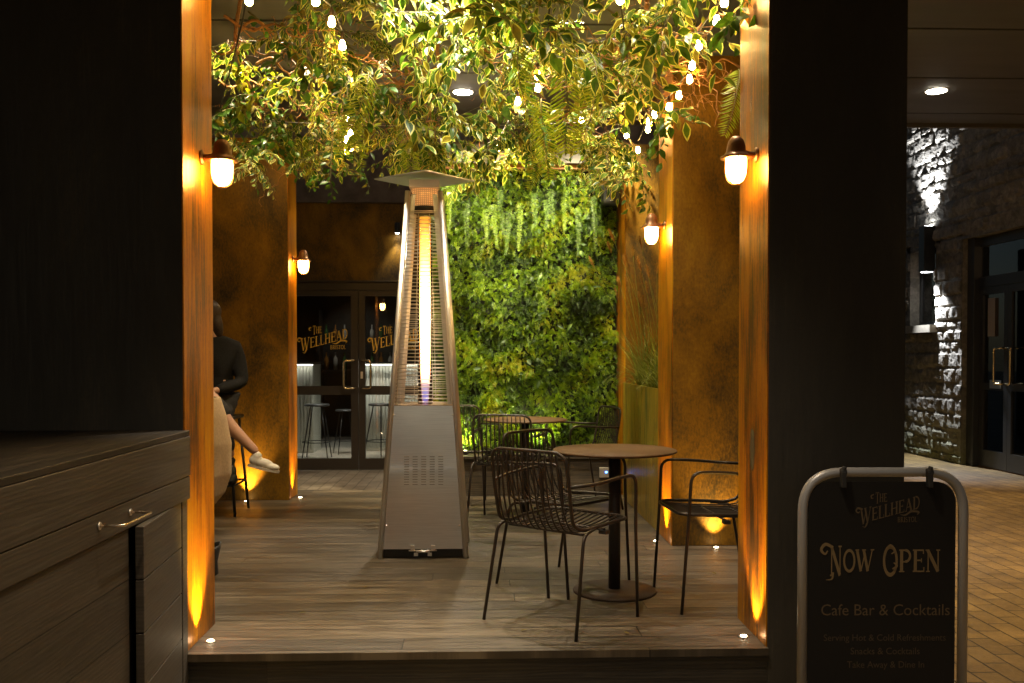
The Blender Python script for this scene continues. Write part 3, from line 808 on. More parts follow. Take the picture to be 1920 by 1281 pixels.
MB().lathe([(.070, 2.055), (.072, 2.09), (.070, 2.095)], n=28).build('burner_collar', M_black, t)
def m_perf():
    m, nt, b = nmat('perforated_emitter')
    tc = wpos(nt, (1, 1, 1), True)
    w1 = N(nt, 'ShaderNodeTexWave', Scale=26.0, bands_direction='X'); w2 = N(nt, 'ShaderNodeTexWave', Scale=26.0, bands_direction='Z')
    nt.links.new(tc, w1.inputs['Vector']); nt.links.new(tc, w2.inputs['Vector'])
    mu = N(nt, 'ShaderNodeMath', operation='MULTIPLY'); nt.links.new(w1.outputs['Fac'], mu.inputs[0]); nt.links.new(w2.outputs['Fac'], mu.inputs[1])
    r = ramp(nt, mu.outputs[0], [(.15, (.45, .26, .12)), (.5, (.9, .62, .3))])
    nt.links.new(r.outputs[0], b.inputs['Base Color']); b.inputs['Metallic'].default_value = .8; b.inputs['Roughness'].default_value = .4
    b.inputs['Emission Color'].default_value = (1, .42, .12, 1); b.inputs['Emission Strength'].default_value = .28
    return m
MB().lathe([(.058, 2.097), (.075, 2.14), (.082, 2.20)], n=32).build('emitter_screen', m_perf(), t)
hd = MB(); hr = .305; za, zb_ = 2.262, 2.288
rim = [Vector((math.cos(R(40 + 90 * k)) * 0 + hr * math.cos(R(-90 + 90 * k + 4)), hr * math.sin(R(-90 + 90 * k + 4)), za)) for k in range(4)]
inr = [Vector((.11 * math.cos(R(-90 + 90 * k + 4)), .11 * math.sin(R(-90 + 90 * k + 4)), zb_)) for k in range(4)]
vs = rim + inr; th = Vector((0, 0, -.006)); vs2 = [v + th for v in vs]
fs = [(k, (k + 1) % 4, 4 + (k + 1) % 4, 4 + k) for k in range(4)] + [(4, 5, 6, 7)]
hd.add(vs + vs2, fs + [tuple(8 + i for i in reversed(f)) for f in fs] + [(k, 8 + k, 8 + (k + 1) % 4, (k + 1) % 4) for k in range(4)])
hd.build('hood', simple('hood_steel', (.86, .83, .79), .40, 1), t)
MB().box(-.09, .09, -.09, .09, 2.20, 2.245).build('hood_mount', M_steel_post, t)

# ------------------------------------------------------------------ tables
def round_table(label, x, y, rz=0):
    t = thing('round_table', label, 'table', (x, y, 0), rz, 'round cafe tables')
    MB().lathe([(.300, .704), (.311, .709), (.311, .714), (.306, .718), (.001, .718)], n=64).build('table_top', M_table, t)
    MB().lathe([(.030, .016), (.030, .702)], n=24).build('post', M_table_leg, t)
    MB().lathe([(.207, .0), (.209, .006), (.205, .013), (.06, .017), (.001, .018)], n=56).build('base', M_table_base, t)
    MB().box(-.10, .10, -.012, .012, .690, .703).box(-.012, .012, -.10, .10, .689, .702).build('top_bracket', M_table_leg, t)
    return t
pa = at_z(1152, 1109, 0); pb = at_z(985, 966, 0)
round_table('nearest round brown cafe table on a single post, empty top', pa.x, pa.y)
round_table('smaller looking round cafe table before the green wall', pb.x, pb.y)

# ------------------------------------------------------------------ wire armchair
def make_chair(label):
    t = thing('wire_armchair', label, 'chair', (0, 0, 0), 0, 'wire armchairs around the cafe tables')
    rt, rw = .0078, .0042
    def seat_z(x, y): return .452 - .016 * (1 - (x / .22) ** 2) + (.012 if y > .15 else 0) * (y - .15) / .08
    # one continuous outer rim: seat front -> sides -> back uprights -> top bar
    pts = [(0, .232, .452), (.17, .232, .452), (.222, .19, .452), (.222, 0, .448), (.215, -.13, .440), (.205, -.195, .462), (.205, -.215, .55), (.208, -.236, .68), (.203, -.248, .755), (.165, -.255, .780), (0, -.268, .782)]
    left = [(-x, y, z) for x, y, z in reversed(pts[1:-1])]
    MB().tube(rnd_path([pts[0]] + pts[1:] + left + [pts[0]], .05, 5)[1:], rt, 10, closed=True).build('frame', M_chair, t)
    rods = MB()
    for i in range(12):
        u = -1 + 2 * (i + .5) / 12; x = u * .196
        dip = .018 * (1 - u * u)
        P = [(x * .90, -.256 - .012 * (1 - u * u), .780), (x * .93, -.246 - dip, .66), (x * .96, -.224 - dip, .54), (x, -.187 - dip * .6, .455 - dip * .3), (x, -.13, .434 - dip * .6), (x, .05, .437 - dip * .8), (x, .18, .447 - dip * .3), (x * .99, .232, .452)]
        rods.tube(catmull(P, 4), rw, 6)
    rods.build('seat_rods', M_chair, t)
    MB().tube([(-.22, .02, .425), (.22, .02, .425)], .006, 8).tube([(-.21, -.12, .420), (.21, -.12, .420)], .006, 8).build('cross_bar', M_chair, t)
    for s in (-1, 1):
        MB().tube(rnd_path([(s * .255, .235, 0), (s * .262, .205, .44), (s * .270, .195, .655), (s * .262, .05, .652), (s * .262, -.08, .640), (s * .206, -.230, .635)], .055, 6), rt, 10).build('armrest_leg', M_chair, t)
        MB().tube(rnd_path([(s * .255, -.245, 0), (s * .238, -.165, .428), (s * .218, -.05, .440)], .045, 6), rt, 10).build('rear_leg', M_chair, t)
    MB().box(-.24, -.20, .0, .03, .408, .424).build('stacking_pad', M_black, t); MB().box(.20, .24, .0, .03, .408, .424).build('stacking_pad', M_black, t)
    return t
chairs = []
ch = make_chair('wire armchair nearest the camera, its back to us, beside the table')
def put_chair(o, back_mid, front_mid):
    b = Vector(back_mid); f = Vector(front_mid); d = (f - b); c = (b + f) / 2
    o.location = (c.x, c.y, 0); o.rotation_euler = (0, 0, math.atan2(d.y, d.x) - math.pi / 2)
def zz(px, py): q = at_z(px, py, 0); return Vector((q.x, q.y))
put_chair(ch, (zz(901, 1164) + zz(1095, 1197)) / 2, (zz(1023, 1126) + zz(1196, 1153)) / 2)
def another(label, b, f):
    o = dup(ch, (0, 0, 0), label=label); put_chair(o, b, f); return o
another('wire armchair on the far side of the nearest table, facing us', (zz(924, 1092) + zz(1066, 1067)) / 2, (zz(1053, 1121) + zz(1186, 1091)) / 2)
f3 = (zz(1240.7, 1104) + zz(1257.7, 1148)) / 2
another('wire armchair at the right edge, partly behind the slab', f3 + Vector((.48, .03)), f3)
c4 = zz(876, 987)
a4 = Vector((.27, .96)).normalized(); l4 = Vector((.96, -.27)).normalized()
another('wire armchair with its back to us beside the heater', c4 + l4 * .25, c4 + l4 * .25 + a4 * .48)
c5 = zz(909, 938)
a5 = Vector((.22, -.97)).normalized(); l5 = Vector((-.97, -.22)).normalized()
another('wire armchair mostly hidden behind the heater by the back table', c5 + l5 * .25, c5 + l5 * .25 + a5 * .48)
another('wire armchair at the right of the back table, side on', (1.03, 7.36), (.56, 7.22))

# socket with blue light on the bench face
p = at_y(1132, 886, 7.855)
t = thing('power_socket', 'metal power socket with a blue light on the bench front', 'socket', (p.x, 7.85, p.z - .04))
MB().box(-.04, .04, -.02, .0, 0, .085).build('socket_plate', M_steel_post, t, None, .003)
MB().lathe([(.008, 0), (.006, .004), (.001, .005)], (.018, -.021, .045), 12, M=Matrix.Rotation(R(90), 3, 'X')).build('indicator', emis('blue_indicator', (.05, .22, 1), 14), t)

# ------------------------------------------------------------------ lettering (own stroke glyphs with serifs)
def arc(cx, cy, rx, ry, a0, a1, n=14): return [(cx + rx * math.cos(R(a0 + (a1 - a0) * i / n)), cy + ry * math.sin(R(a0 + (a1 - a0) * i / n))) for i in range(n + 1)]
TK, TN, SF = .17, .07, .055     # thick, thin, serif
def serif(x, y, w=.15): return ([(x - w, y), (x + w, y)], SF)
GL = {
 'T': (.74, [([(.37, .02), (.37, .97)], TK), ([(.02, .96), (.72, .96)], TN), ([(.03, .98), (.03, .78)], SF), ([(.71, .98), (.71, .78)], SF), serif(.37, .03)]),
 'H': (.84, [([(.16, .02), (.16, .98)], TK), ([(.68, .02), (.68, .98)], TK), ([(.16, .52), (.68, .52)], TN), serif(.16, .03), serif(.16, .97), serif(.68, .03), serif(.68, .97)]),
 'E': (.70, [([(.16, .02), (.16, .98)], TK), ([(.03, .965), (.62, .965)], TN), ([(.16, .52), (.50, .52)], TN), ([(.03, .035), (.65, .035)], TN), ([(.61, .99), (.61, .80)], SF), ([(.64, .01), (.64, .22)], SF), ([(.50, .43), (.50, .61)], SF)]),
 'W': (1.22, [([(.08, .97), (.34, .03)], TK), ([(.34, .03), (.60, .80)], TN), ([(.52, .97), (.80, .03)], TK), ([(.80, .03), (1.10, .97)], TN), serif(.08, .97, .12), serif(.54, .97, .13), serif(1.10, .97, .12)]),
 'L': (.64, [([(.16, .02), (.16, .98)], TK), ([(.03, .035), (.60, .035)], TN), serif(.16, .97), ([(.59, .01), (.59, .26)], SF)]),
 'A': (.84, [([(.12, .03), (.40, .98)], TN), ([(.38, .98), (.70, .03)], TK), ([(.20, .33), (.60, .33)], TN), serif(.12, .03, .12), serif(.70, .03, .14)]),
 'D': (.84, [([(.16, .02), (.16, .98)], TK), ([(.03, .965), (.34, .965)], TN), ([(.03, .035), (.34, .035)], TN), (arc(.32, .5, .38, .465, -90, 90), .12)]),
 'B': (.74, [([(.16, .02), (.16, .98)], TK), ([(.03, .965), (.36, .965)], TN), ([(.03, .035), (.36, .035)], TN), ([(.16, .53), (.36, .53)], TN), (arc(.34, .75, .24, .22, -90, 90), .11), (arc(.34, .285, .29, .25, -90, 90), .12)]),
 'R': (.80, [([(.16, .02), (.16, .98)], TK), ([(.03, .965), (.36, .965)], TN), ([(.16, .5), (.36, .5)], TN), (arc(.36, .735, .25, .235, -90, 90), .11), ([(.38, .5), (.70, .02)], .14), serif(.16, .03), serif(.70, .03, .09)]),
 'I': (.34, [([(.17, .02), (.17, .98)], TK), serif(.17, .03, .14), serif(.17, .97, .14)]),
 'S': (.62, [(arc(.31, .74, .22, .22, 25, 250) , .10), (arc(.31, .27, .24, .24, 75, -160), .10), ([(.22, .56), (.42, .47)], .15)]),
 'O': (.86, [(arc(.43, .5, .35, .46, 0, 360, 26), .13)]),
 'N': (.86, [([(.14, .02), (.14, .98)], TN), ([(.12, .97), (.70, .03)], TK), ([(.70, .02), (.70, .98)], TN), serif(.14, .03, .11), serif(.70, .97, .11), serif(.08, .97, .08)]),
 'P': (.72, [([(.16, .02), (.16, .98)], TK), ([(.03, .965), (.36, .965)], TN), ([(.16, .46), (.36, .46)], TN), (arc(.36, .715, .26, .25, -90, 90), .12), serif(.16, .03)]),
 ' ': (.42, [])}
def stroke(mb, pts, w, f, k):
    """ribbon with thickness in the local x/z plane; f maps (u, v) -> 3D with small lift k"""
    L = []; n = len(pts)
    for i, (x, y) in enumerate(pts):
        a = pts[max(0, i - 1)]; b = pts[min(n - 1, i + 1)]
        dx, dy = b[0] - a[0], b[1] - a[1]; l = math.hypot(dx, dy) or 1
        nx, ny = -dy / l * w / 2, dx / l * w / 2
        L += [f(x + nx, y + ny, k), f(x - nx, y - ny, k)]
    mb.add(L, [(2 * i, 2 * i + 1, 2 * i + 3, 2 * i + 2) for i in range(n - 1)])
cnt = [0]
def word(mb, s, x0, y0, h, wid, shear=0.0, plane=None, first=None, sp=.06):
    tot = sum(GL[c][0] + sp for c in s) - sp; kx = wid / tot; x = 0
    for i, c in enumerate(s):
        w, st = GL[c]
        for pts, tw in st:
            cnt[0] += 1; lift = .0003 * (cnt[0] % 7)
            hh = h * (first if (first and i == 0) else 1)
            yo = -(hh - h) * .5
            def f(u, v, k, x=x, hh=hh, yo=yo):
                X = x0 + (x + u) * kx; return plane(X, y0 + yo + v * hh + shear * (X - x0), k)
            sc_ = max(abs(kx), 1e-6)
            # scale width anisotropically: build in glyph space
            stroke(mb, pts, tw, f, lift)
        x += w + sp
def swash(mb, pts, ws, plane):
    P = catmull([(a, b, 0) for a, b in pts], 6); n = len(P)
    L = []
    for i in range(n):
        a = P[max(0, i - 1)]; b = P[min(n - 1, i + 1)]; d = (b - a).normalized(); q = i / (n - 1)
        k = q * (len(ws) - 1); j = min(len(ws) - 2, int(k)); w = ws[j] + (ws[j + 1] - ws[j]) * (k - j)
        L += [plane(P[i].x - d.y * w / 2, P[i].y + d.x * w / 2, .0024), plane(P[i].x + d.y * w / 2, P[i].y - d.x * w / 2, .0024)]
    mb.add(L, [(2 * i, 2 * i + 1, 2 * i + 3, 2 * i + 2) for i in range(n - 1)])
def logo(mb, cx, cy, W, plane):
    """THE / WELLHEAD / BRISTOL badge, W wide, centred on cx, cy"""
    u = W / 100.0
    x0 = cx - 43 * u
    word(mb, 'THE', cx - 20 * u, cy + 12 * u, 13 * u, 18 * u, .05, plane, 1.35)
    word(mb, 'WELLHEAD', x0, cy - 21 * u, 20 * u, 92 * u, .26, plane, 1.25, .04)
    word(mb, 'BRISTOL', cx + 14 * u, cy - 19 * u, 8 * u, 30 * u, .02, plane)
    swash(mb, [(x0 + 3 * u, cy + 1 * u), (x0 - 4 * u, cy + 3 * u), (x0 - 7 * u, cy - 1 * u), (x0 - 4 * u, cy - 4 * u), (x0 - 1 * u, cy - 2 * u)], [3 * u, 3 * u, 2 * u, 2 * u, 1 * u], plane)
    swash(mb, [(x0 + 10 * u, cy - 20 * u), (x0 + 7 * u, cy - 26 * u), (x0 + 3 * u, cy - 25 * u)], [3 * u, 1.5 * u, .5 * u], plane)
    swash(mb, [(cx - 23 * u, cy + 24 * u), (cx - 27 * u, cy + 22 * u), (cx - 26 * u, cy + 18 * u), (cx - 23 * u, cy + 19 * u)], [2 * u, 2 * u, 1.5 * u, .6 * u], plane)
    swash(mb, [(cx + 18 * u, cy - 7 * u), (cx + 26 * u, cy - 7.5 * u), (cx + 35 * u, cy - 2 * u), (cx + 46 * u, cy - 3 * u), (cx + 44 * u, cy - 7 * u)], [.6 * u, 2.5 * u, 3 * u, 3 * u, 1 * u], plane)

# ------------------------------------------------------------------ bar building behind the deck
BY = 11.0
borg = (0, BY, GZ)
bd = thing('bar_building', 'dark rust fronted bar with glass double doors at the back', 'building', borg)
DX0 = at_y(540, 700, BY).x; DX1 = at_y(804, 700, BY).x; DZ = at_y(650, 530, BY).z
wl = MB()
wl.box(-7, DX0 - .07, BY, BY + .2, GZ, 2.98).box(DX1 + .07, 4.5, BY, BY + .2, GZ, 2.98).box(DX0 - .07, DX1 + .07, BY, BY + .2, DZ, 2.98)
wl.build('wall', M_rust_front, bd, borg)
MB().box(-7, 4.5, BY - .06, BY + .2, 2.984, 6.5).build('upper_wall', M_concrete, bd, borg)
MB().box(-7, DX0 - .071, BY + .2 - 6, BY + .19, 0, .01)
fr = MB(); fw = .06
fr.box(DX0 - .068, DX0, BY - .02, BY + .08, GZ + .005, DZ - .002).box(DX1, DX1 + .068, BY - .02, BY + .08, GZ + .005, DZ - .002).box(DX0, DX1, BY - .02, BY + .08, DZ - .09, DZ - .002)
fr.box(DX0 - .2, DX1 + .2, BY - .05, BY - .001, DZ + .002, DZ + .022)
fr.build('door_surround', M_frame, bd, borg, .003)
mid = (DX0 + DX1) / 2
zr0 = at_y(640, 724, BY).z; zr1 = at_y(640, 742, BY).z; zt = at_y(640, 555, BY).z; zb = at_y(640, 860, BY).z
for s, (a, b) in enumerate(((DX0 + .004, mid - .003), (mid + .003, DX1 - .004))):
    d = MB(); y0, y1 = BY - .005, BY + .05
    d.box(a, a + .075, y0, y1, GZ + .012, DZ - .093).box(b - .085, b, y0, y1, GZ + .012, DZ - .093)
    d.box(a + .075, b - .085, y0, y1, zt, DZ - .093).box(a + .075, b - .085, y0, y1, zr1 + .01, zr0).box(a + .075, b - .085, y0, y1, GZ + .012, zb)
    do = d.build('glass_door', M_frame, bd, borg)
    g = MB().box(a + .075, b - .085, BY + .02, BY + .028, zr0, zt).box(a + .075, b - .085, BY + .02, BY + .028, zb, zr1 + .01)
    g.build('door_pane', M_glass, do, borg)
    hx = mid + (-.045 if s == 0 else .045)
    hx2 = mid + (-.165 if s == 0 else .15)
    zh0, zh1 = at_y(660, 728, BY).z, at_y(660, 676, BY).z
    MB().tube(rnd_path([(hx, BY - .005, zh0), (hx, BY - .06, zh0), (hx2, BY - .07, zh0), (hx2, BY - .07, zh1), (hx, BY - .06, zh1), (hx, BY - .005, zh1)], .035, 5), .0125, 10).build('door_handle', M_brass, do, borg)
    lt = MB()
    logo(lt, (a + b) / 2 - .005, at_y(606, 637, BY).z, .60, lambda X, Z, k: (X, BY + .0185 - k, Z))
    lt.build('door_lettering', M_gold, do, borg)
    if s == 1:
        MB().box(mid + .025, mid + .052, BY - .009, BY - .006, at_y(677, 710, BY).z, at_y(677, 697, BY).z).build('door_sticker', simple('cream_sticker', (.6, .48, .32), .6), do, borg)
# cylindrical down light on the wall above the doors
p = at_y(745, 428, BY - .07)
t = thing('cylinder_light', 'small black cylinder downlight on the wall above the glass doors', 'light', (p.x, BY - .07, p.z))
MB().lathe([(.028, -.06), (.030, -.055), (.030, .06), (.028, .064)], n=20).build('body', M_black, t)
MB().lathe([(.024, -.0612), (.001, -.0614)], n=16).build('lens', emis('white_lens', (1, .95, .85), 40), t)
MB().box(-.01, .01, .02, .068, -.01, .01).build('bracket', M_black, t)
spot('cyl_spot', (p.x, BY - .07, p.z - .08), (p.x - .1, BY - .02, 0), 12, WHITE, 70, .7, .02)

# interior of the bar
FZ = GZ + .006
room = thing('bar_interior', 'dark bar room seen through the glass doors', 'room', (0, 13.5, GZ))
ro = (0, 13.5, GZ)
MB().quad((-4, BY + .21, FZ), (3, BY + .21, FZ), (3, 15.6, FZ), (-4, 15.6, FZ)).build('room_floor', simple('pale_floor', (.42, .38, .32), .25, 0, .5, .1, 4), room, ro)
MB().box(-4, 3, 15.6, 15.7, GZ, 3.0).build('rear_wall', simple('dark_room_wall', (.03, .027, .022), .7, 0, .4, .3, 3), room, ro)
MB().box(-4.1, -4, BY + .21, 15.6, GZ, 3.0).box(3, 3.1, BY + .21, 15.6, GZ, 3.0).build('room_side_wall', simple('dark_room_side', (.03, .027, .022), .7), room, ro)
MB().box(-4, 3, BY + .21, 15.6, 2.95, 3.0).build('room_ceiling', simple('dark_room_top', (.05, .045, .04), .8), room, ro)
def m_flute():
    m, nt, b = nmat('fluted_white_panel')
    b.inputs['Base Color'].default_value = (.55, .56, .50, 1); b.inputs['Roughness'].default_value = .45
    w = N(nt, 'ShaderNodeTexWave', Scale=5.0, bands_direction='X'); nt.links.new(wpos(nt), w.inputs['Vector'])
    bump(nt, b, w.outputs['Fac'], 1.0, .03)
    return m
M_flute = m_flute(); M_bartop = simple('bar_top_black', (.02, .018, .016), .2)
M_strip = emis('led_strip', (1, .97, .85), 9)
def bar_counter(label, x0, x1, y0, y1, h):
    o_ = ((x0 + x1) / 2, (y0 + y1) / 2, GZ)
    t = thing('bar_counter', label, 'counter', o_)
    fl = MB(); n = int((x1 - x0) / .045)
    for i in range(n):
        a = x0 + (i + .5) * (x1 - x0) / n; fl.lathe([(.021, GZ + .05), (.021, h - .05)], (a, y0 + .012, 0), 8)
    fl.box(x0, x1, y0 + .012, y1, GZ + .008, h - .03); fl.build('fluted_front', simple('white_flute', (.55, .56, .50), .5), t, o_)
    MB().box(x0 - .04, x1 + .04, y0 - .12, y1 + .03, h - .028, h).build('worktop', M_bartop, t, o_)
    MB().box(x0, x1, y0 - .06, y0 - .04, h - .04, h - .03).build('light_strip', M_strip, t, o_)
bar_counter('white fluted bar front at the left behind the glass doors', -3.6, -2.32, 13.0, 13.6, 1.10)
bar_counter('white fluted bar front at the right behind the glass doors', -1.66, -.6, 13.2, 13.8, 1.10)
def make_stool(label, sh=.72):
    t = thing('bar_stool', label, 'stool', (0, 0, 0), 0, 'slim bar stools inside the bar')
    MB().lathe([(.001, sh), (.15, sh), (.165, sh - .01), (.165, sh - .025), (.15, sh - .03)], n=28).build('seat', M_black, t)
    for k in range(4):
        a = R(45 + 90 * k); c, s = math.cos(a), math.sin(a)
        MB().tube([(c * .10, s * .10, sh - .03), (c * .235, s * .235, 0)], .008, 8).build('leg', M_black, t)
    MB().tube([(math.cos(R(10 * i)) * .19, math.sin(R(10 * i)) * .19, .22) for i in range(36)], .006, 6, closed=True).build('foot_ring', M_black, t)
    return t
s0 = make_stool('bar stool standing before the left fluted bar front'); s0.location = (-2.15, 12.3, FZ)
dup(s0, (-1.86, 12.9, FZ), (0, 0, .4), 'bar stool between the two fluted bar fronts', .85)
dup(s0, (-1.32, 12.4, FZ), (0, 0, .9), 'bar stool standing before the right fluted bar front')
# display shelf with bottles in the dark middle of the room
t = thing('bottle_shelf', 'dark shelf of bottles between the fluted bars', 'shelf', (-1.98, 15.2, GZ))
MB().box(-.6, .6, -.12, .12, 1.10, 1.13).box(-.6, .6, -.12, .12, 1.55, 1.58).box(-.62, -.6, -.12, .12, .0, 2.1).box(.6, .62, -.12, .12, 0, 2.1).build('shelf_boards', M_frame, t)
M_bot = [simple('amber_bottle', (.35, .16, .04), .15), simple('clear_bottle', (.5, .5, .46), .1), simple('green_bottle', (.05, .12, .04), .15)]
for i in range(16):
    z = 1.132 if i < 8 else 1.582; x = -.52 + (i % 8) * .148
    o = MB().lathe([(.034, 0), (.036, .16), (.03, .19), (.012, .22), (.012, .28), (.014, .285)], n=12).build('bottle', M_bot[i % 3])
    o.location = (-1.98 + x, 15.2, GZ + z)
    tag(o, '%s bottle, number %s from the left on the %s shelf inside the bar' % (['amber', 'clear', 'green'][i % 3], ['one', 'two', 'three', 'four', 'five', 'six', 'seven', 'eight'][i % 8], 'lower' if i < 8 else 'upper'), 'bottle', 'bottles on the bar shelf')
spot('bar_spot', (-2.1, 12.6, 2.9), (-2.1, 12.8, 0), 170, (.95, 1, .92), 75, .6, .05)
spot('bar_spot', (-1.3, 12.0, 2.9), (-1.25, 12.5, 0), 170, WHITE, 60, .6, .05)
spot('bar_spot', (-2.0, 14.2, 2.9), (-2.0, 15.2, 1.2), 25, WHITE, 60, .6, .05)

# ------------------------------------------------------------------ stone side building at the right
SX = 6.0
sorg = (SX, 11, GZ)
sb = thing('stone_building', 'old rubble stone building with glazed doors at the far right', 'building', sorg)
dY0, dY1, dZ1 = 9.25, 11.35, 2.64
wY0, wY1, wZ0, wZ1 = 12.02, 12.75, 1.60, 2.62
rs = random.Random(21)
rows = []; z = GZ
while z < 6.2:
    h = rs.uniform(.10, .22); y = 6.0 + rs.uniform(-.3, 0); row = []
    while y < 17:
        w = rs.uniform(.14, .42); row.append((y, y + w, rs.uniform(-.012, .022), rs.uniform(-1, 1))); y += w
    rows.append((z, z + h, row)); z += h
import bisect
zs_ = [a[0] for a in rows]; ysr = [[c[0] for c in a[2]] for a in rows]
def stone_h(y, z):
    wz = z + .045 * noise.noise(Vector((y * 2.2, z * 2.2, 1))); wy = y + .05 * noise.noise(Vector((y * 3, z * 3, 7)))
    i = max(0, min(len(rows) - 1, bisect.bisect_right(zs_, wz) - 1)); a, b, row = rows[i]
    j = max(0, min(len(row) - 1, bisect.bisect_right(ysr[i], wy) - 1)); c, d, off, tl = row[j]
    e = min(wz - a, b - wz, wy - c, d - wy)
    e = max(0, min(1, e / .032)); e = e * e * (3 - 2 * e)
    return (.022 + off) * e + .018 * noise.noise(Vector((y * 9, z * 9, 3))) * e + .010 * noise.noise(Vector((y * 24, z * 24, 5)))
st = .028
ny = int(8.4 / st); nz = int(6.2 / st); idx = {}
sv = []; sf = []
for i in range(ny + 1):
    for j in range(nz + 1):
        y = 7.6 + i * st; z = GZ + j * st
        sv.append((SX - stone_h(y, z), y, z))
for i in range(ny):
    for j in range(nz):
        y = 7.6 + (i + .5) * st; z = GZ + (j + .5) * st
        if dY0 < y < dY1 and z < dZ1: continue
        if wY0 < y < wY1 and wZ0 < z < wZ1: continue
        a = i * (nz + 1) + j; sf.append((a, a + 1, a + nz + 2, a + nz + 1))
MB().add(sv, sf, 0, False).build('rubble_wall', M_stone, sb, sorg)
rv = MB()     # reveals
for (a0, a1, b0, b1) in ((dY0, dY1, GZ, dZ1), (wY0, wY1, wZ0, wZ1)):
    rv.box(SX - .01, SX + .30, a0 - .10, a0 + .004, b0, b1 + .1).box(SX - .01, SX + .30, a1 - .004, a1 + .10, b0, b1 + .1).box(SX - .01, SX + .30, a0 - .1, a1 + .1, b1 - .004, b1 + .09)
rv.build('reveal', M_stone, sb, sorg)
MB().box(SX + .30, SX + .34, dY0 - .1, wY1 + .2, GZ, 3.0).build('inner_wall', simple('room_dark', (.03, .022, .016), .8), sb, sorg) if False else None
fx = SX + .12
d2 = MB()
def vbar(y0, y1, z0, z1, x=fx, t_=.06): d2.box(x, x + t_, y0, y1, z0, z1)
zt0, zt1 = 2.02, 2.15
yd = at_x(1888, 700, fx).y
vbar(dY1 - .16, dY1 - .004, GZ + .01, dZ1 - .005, SX + .05, .12)
vbar(dY0 + .004, dY0 + .09, GZ + .01, dZ1 - .005)
vbar(dY0 + .09, dY1 - .16, dZ1 - .12, dZ1 - .005); vbar(dY0 + .09, dY1 - .16, zt0, zt1)
d2.build('door_surround', M_frame2, sb, sorg, .003)
for s, (a, b) in enumerate(((yd + .003, dY1 - .163), (dY0 + .093, yd - .003))):
    d = MB(); x = fx + .005
    d.box(x, x + .05, a, a + .075, GZ + .015, zt0 - .003).box(x, x + .05, b - .075, b, GZ + .015, zt0 - .003)
    d.box(x, x + .05, a + .075, b - .075, zt0 - .09, zt0 - .003).box(x, x + .05, a + .075, b - .075, GZ + .015, GZ + .22).box(x, x + .05, a + .075, b - .075, .78, .86)
    do = d.build('glass_door', M_frame2, sb, sorg)
    MB().box(x + .02, x + .027, a + .075, b - .075, GZ + .22, .78).box(x + .02, x + .027, a + .075, b - .075, .86, zt0 - .09).build('door_pane', M_glass, do, sorg)
    hy = yd + (.05 if s == 0 else -.05); hy2 = yd + (.17 if s == 0 else -.17)
    MB().tube(rnd_path([(x, hy, .86), (x - .06, hy, .86), (x - .07, hy2, .86), (x - .07, hy2, 1.28), (x - .06, hy, 1.28), (x, hy, 1.28)], .035, 5), .0125, 10).build('door_handle', M_brass, do, sorg)
    if s == 0:
        MB().box(x - .004, x - .001, yd + .27, yd + .42, 1.42, 1.88).build('door_notice', simple('white_paper', (.32, .28, .25), .6), do, sorg)
        MB().box(x - .008, x - .004, yd + .12, yd + .36, .80, .90).build('letter_plate', M_steel_post, do, sorg)
MB().box(fx + .025, fx + .032, dY0 + .09, dY1 - .16, zt1, dZ1 - .12).build('transom_pane', M_glass, sb, sorg)
wf = MB(); w0, w1 = wY0 + .004, wY1 - .004
wf.box(fx, fx + .05, w0, w0 + .05, wZ0, wZ1 - .005).box(fx, fx + .05, w1 - .05, w1, wZ0, wZ1 - .005).box(fx, fx + .05, w0 + .05, w1 - .05, wZ1 - .055, wZ1 - .005).box(fx, fx + .05, w0 + .05, w1 - .05, wZ0, wZ0 + .05)
wo = wf.build('window', M_frame2, sb, sorg)
MB().box(fx + .02, fx + .027, w0 + .05, w1 - .05, wZ0 + .05, wZ1 - .055).build('window_pane', M_glass, wo, sorg)
MB().box(SX - .12, SX + .2, wY0 - .06, wY1 + .06, wZ0 - .10, wZ0 - .002).build('window_sill', simple('pale_sill', (.38, .34, .27), .7, 0, .4, .2, 8), wo, sorg)
rm = MB(); rm.box(SX + 3, SX + 3.1, 6, 17, GZ, 3.2).box(SX + .35, SX + 3, 6, 6.1, GZ, 3.2).box(SX + .35, SX + 3, 16.9, 17, GZ, 3.2).box(SX + .35, SX + 3.1, 6, 17, 3.2, 3.3)
rm.build('room_shell', simple('ochre_room', (.16, .09, .05), .8), sb, sorg)
point('stone_room_light', (SX + 2.2, 10.5, 2.6), 30, (1, .62, .35), .1)
# up/down wall light
fy = 12.12
flx = at_y(1738, 470, fy).x
t = thing('box_wall_light', 'tall black box wall light shining up and down the stones', 'light', (flx, fy, 2.30))
MB().box(-.075, .075, -.075, .075, 0, .60).build('housing', M_black, t, None, .004)
MB().box(-.055, .055, -.055, .055, -.004, -.0005).box(-.055, .055, -.055, .055, .6005, .604).build('lens', emis('cool_lens', (.9, .95, 1), 22), t)
MB().box(.075, SX - flx + .02, -.03, .03, .25, .35).build('bracket', M_black, t)
spot('stone_down', (flx - .11, fy - .02, 2.27), (SX - .03, fy - .5, 0.3), 330, COOL, 80, .8, .03)
spot('stone_up', (flx - .11, fy - .02, 2.93), (SX - .01, fy - .0, 4.6), 330, COOL, 80, .8, .03)

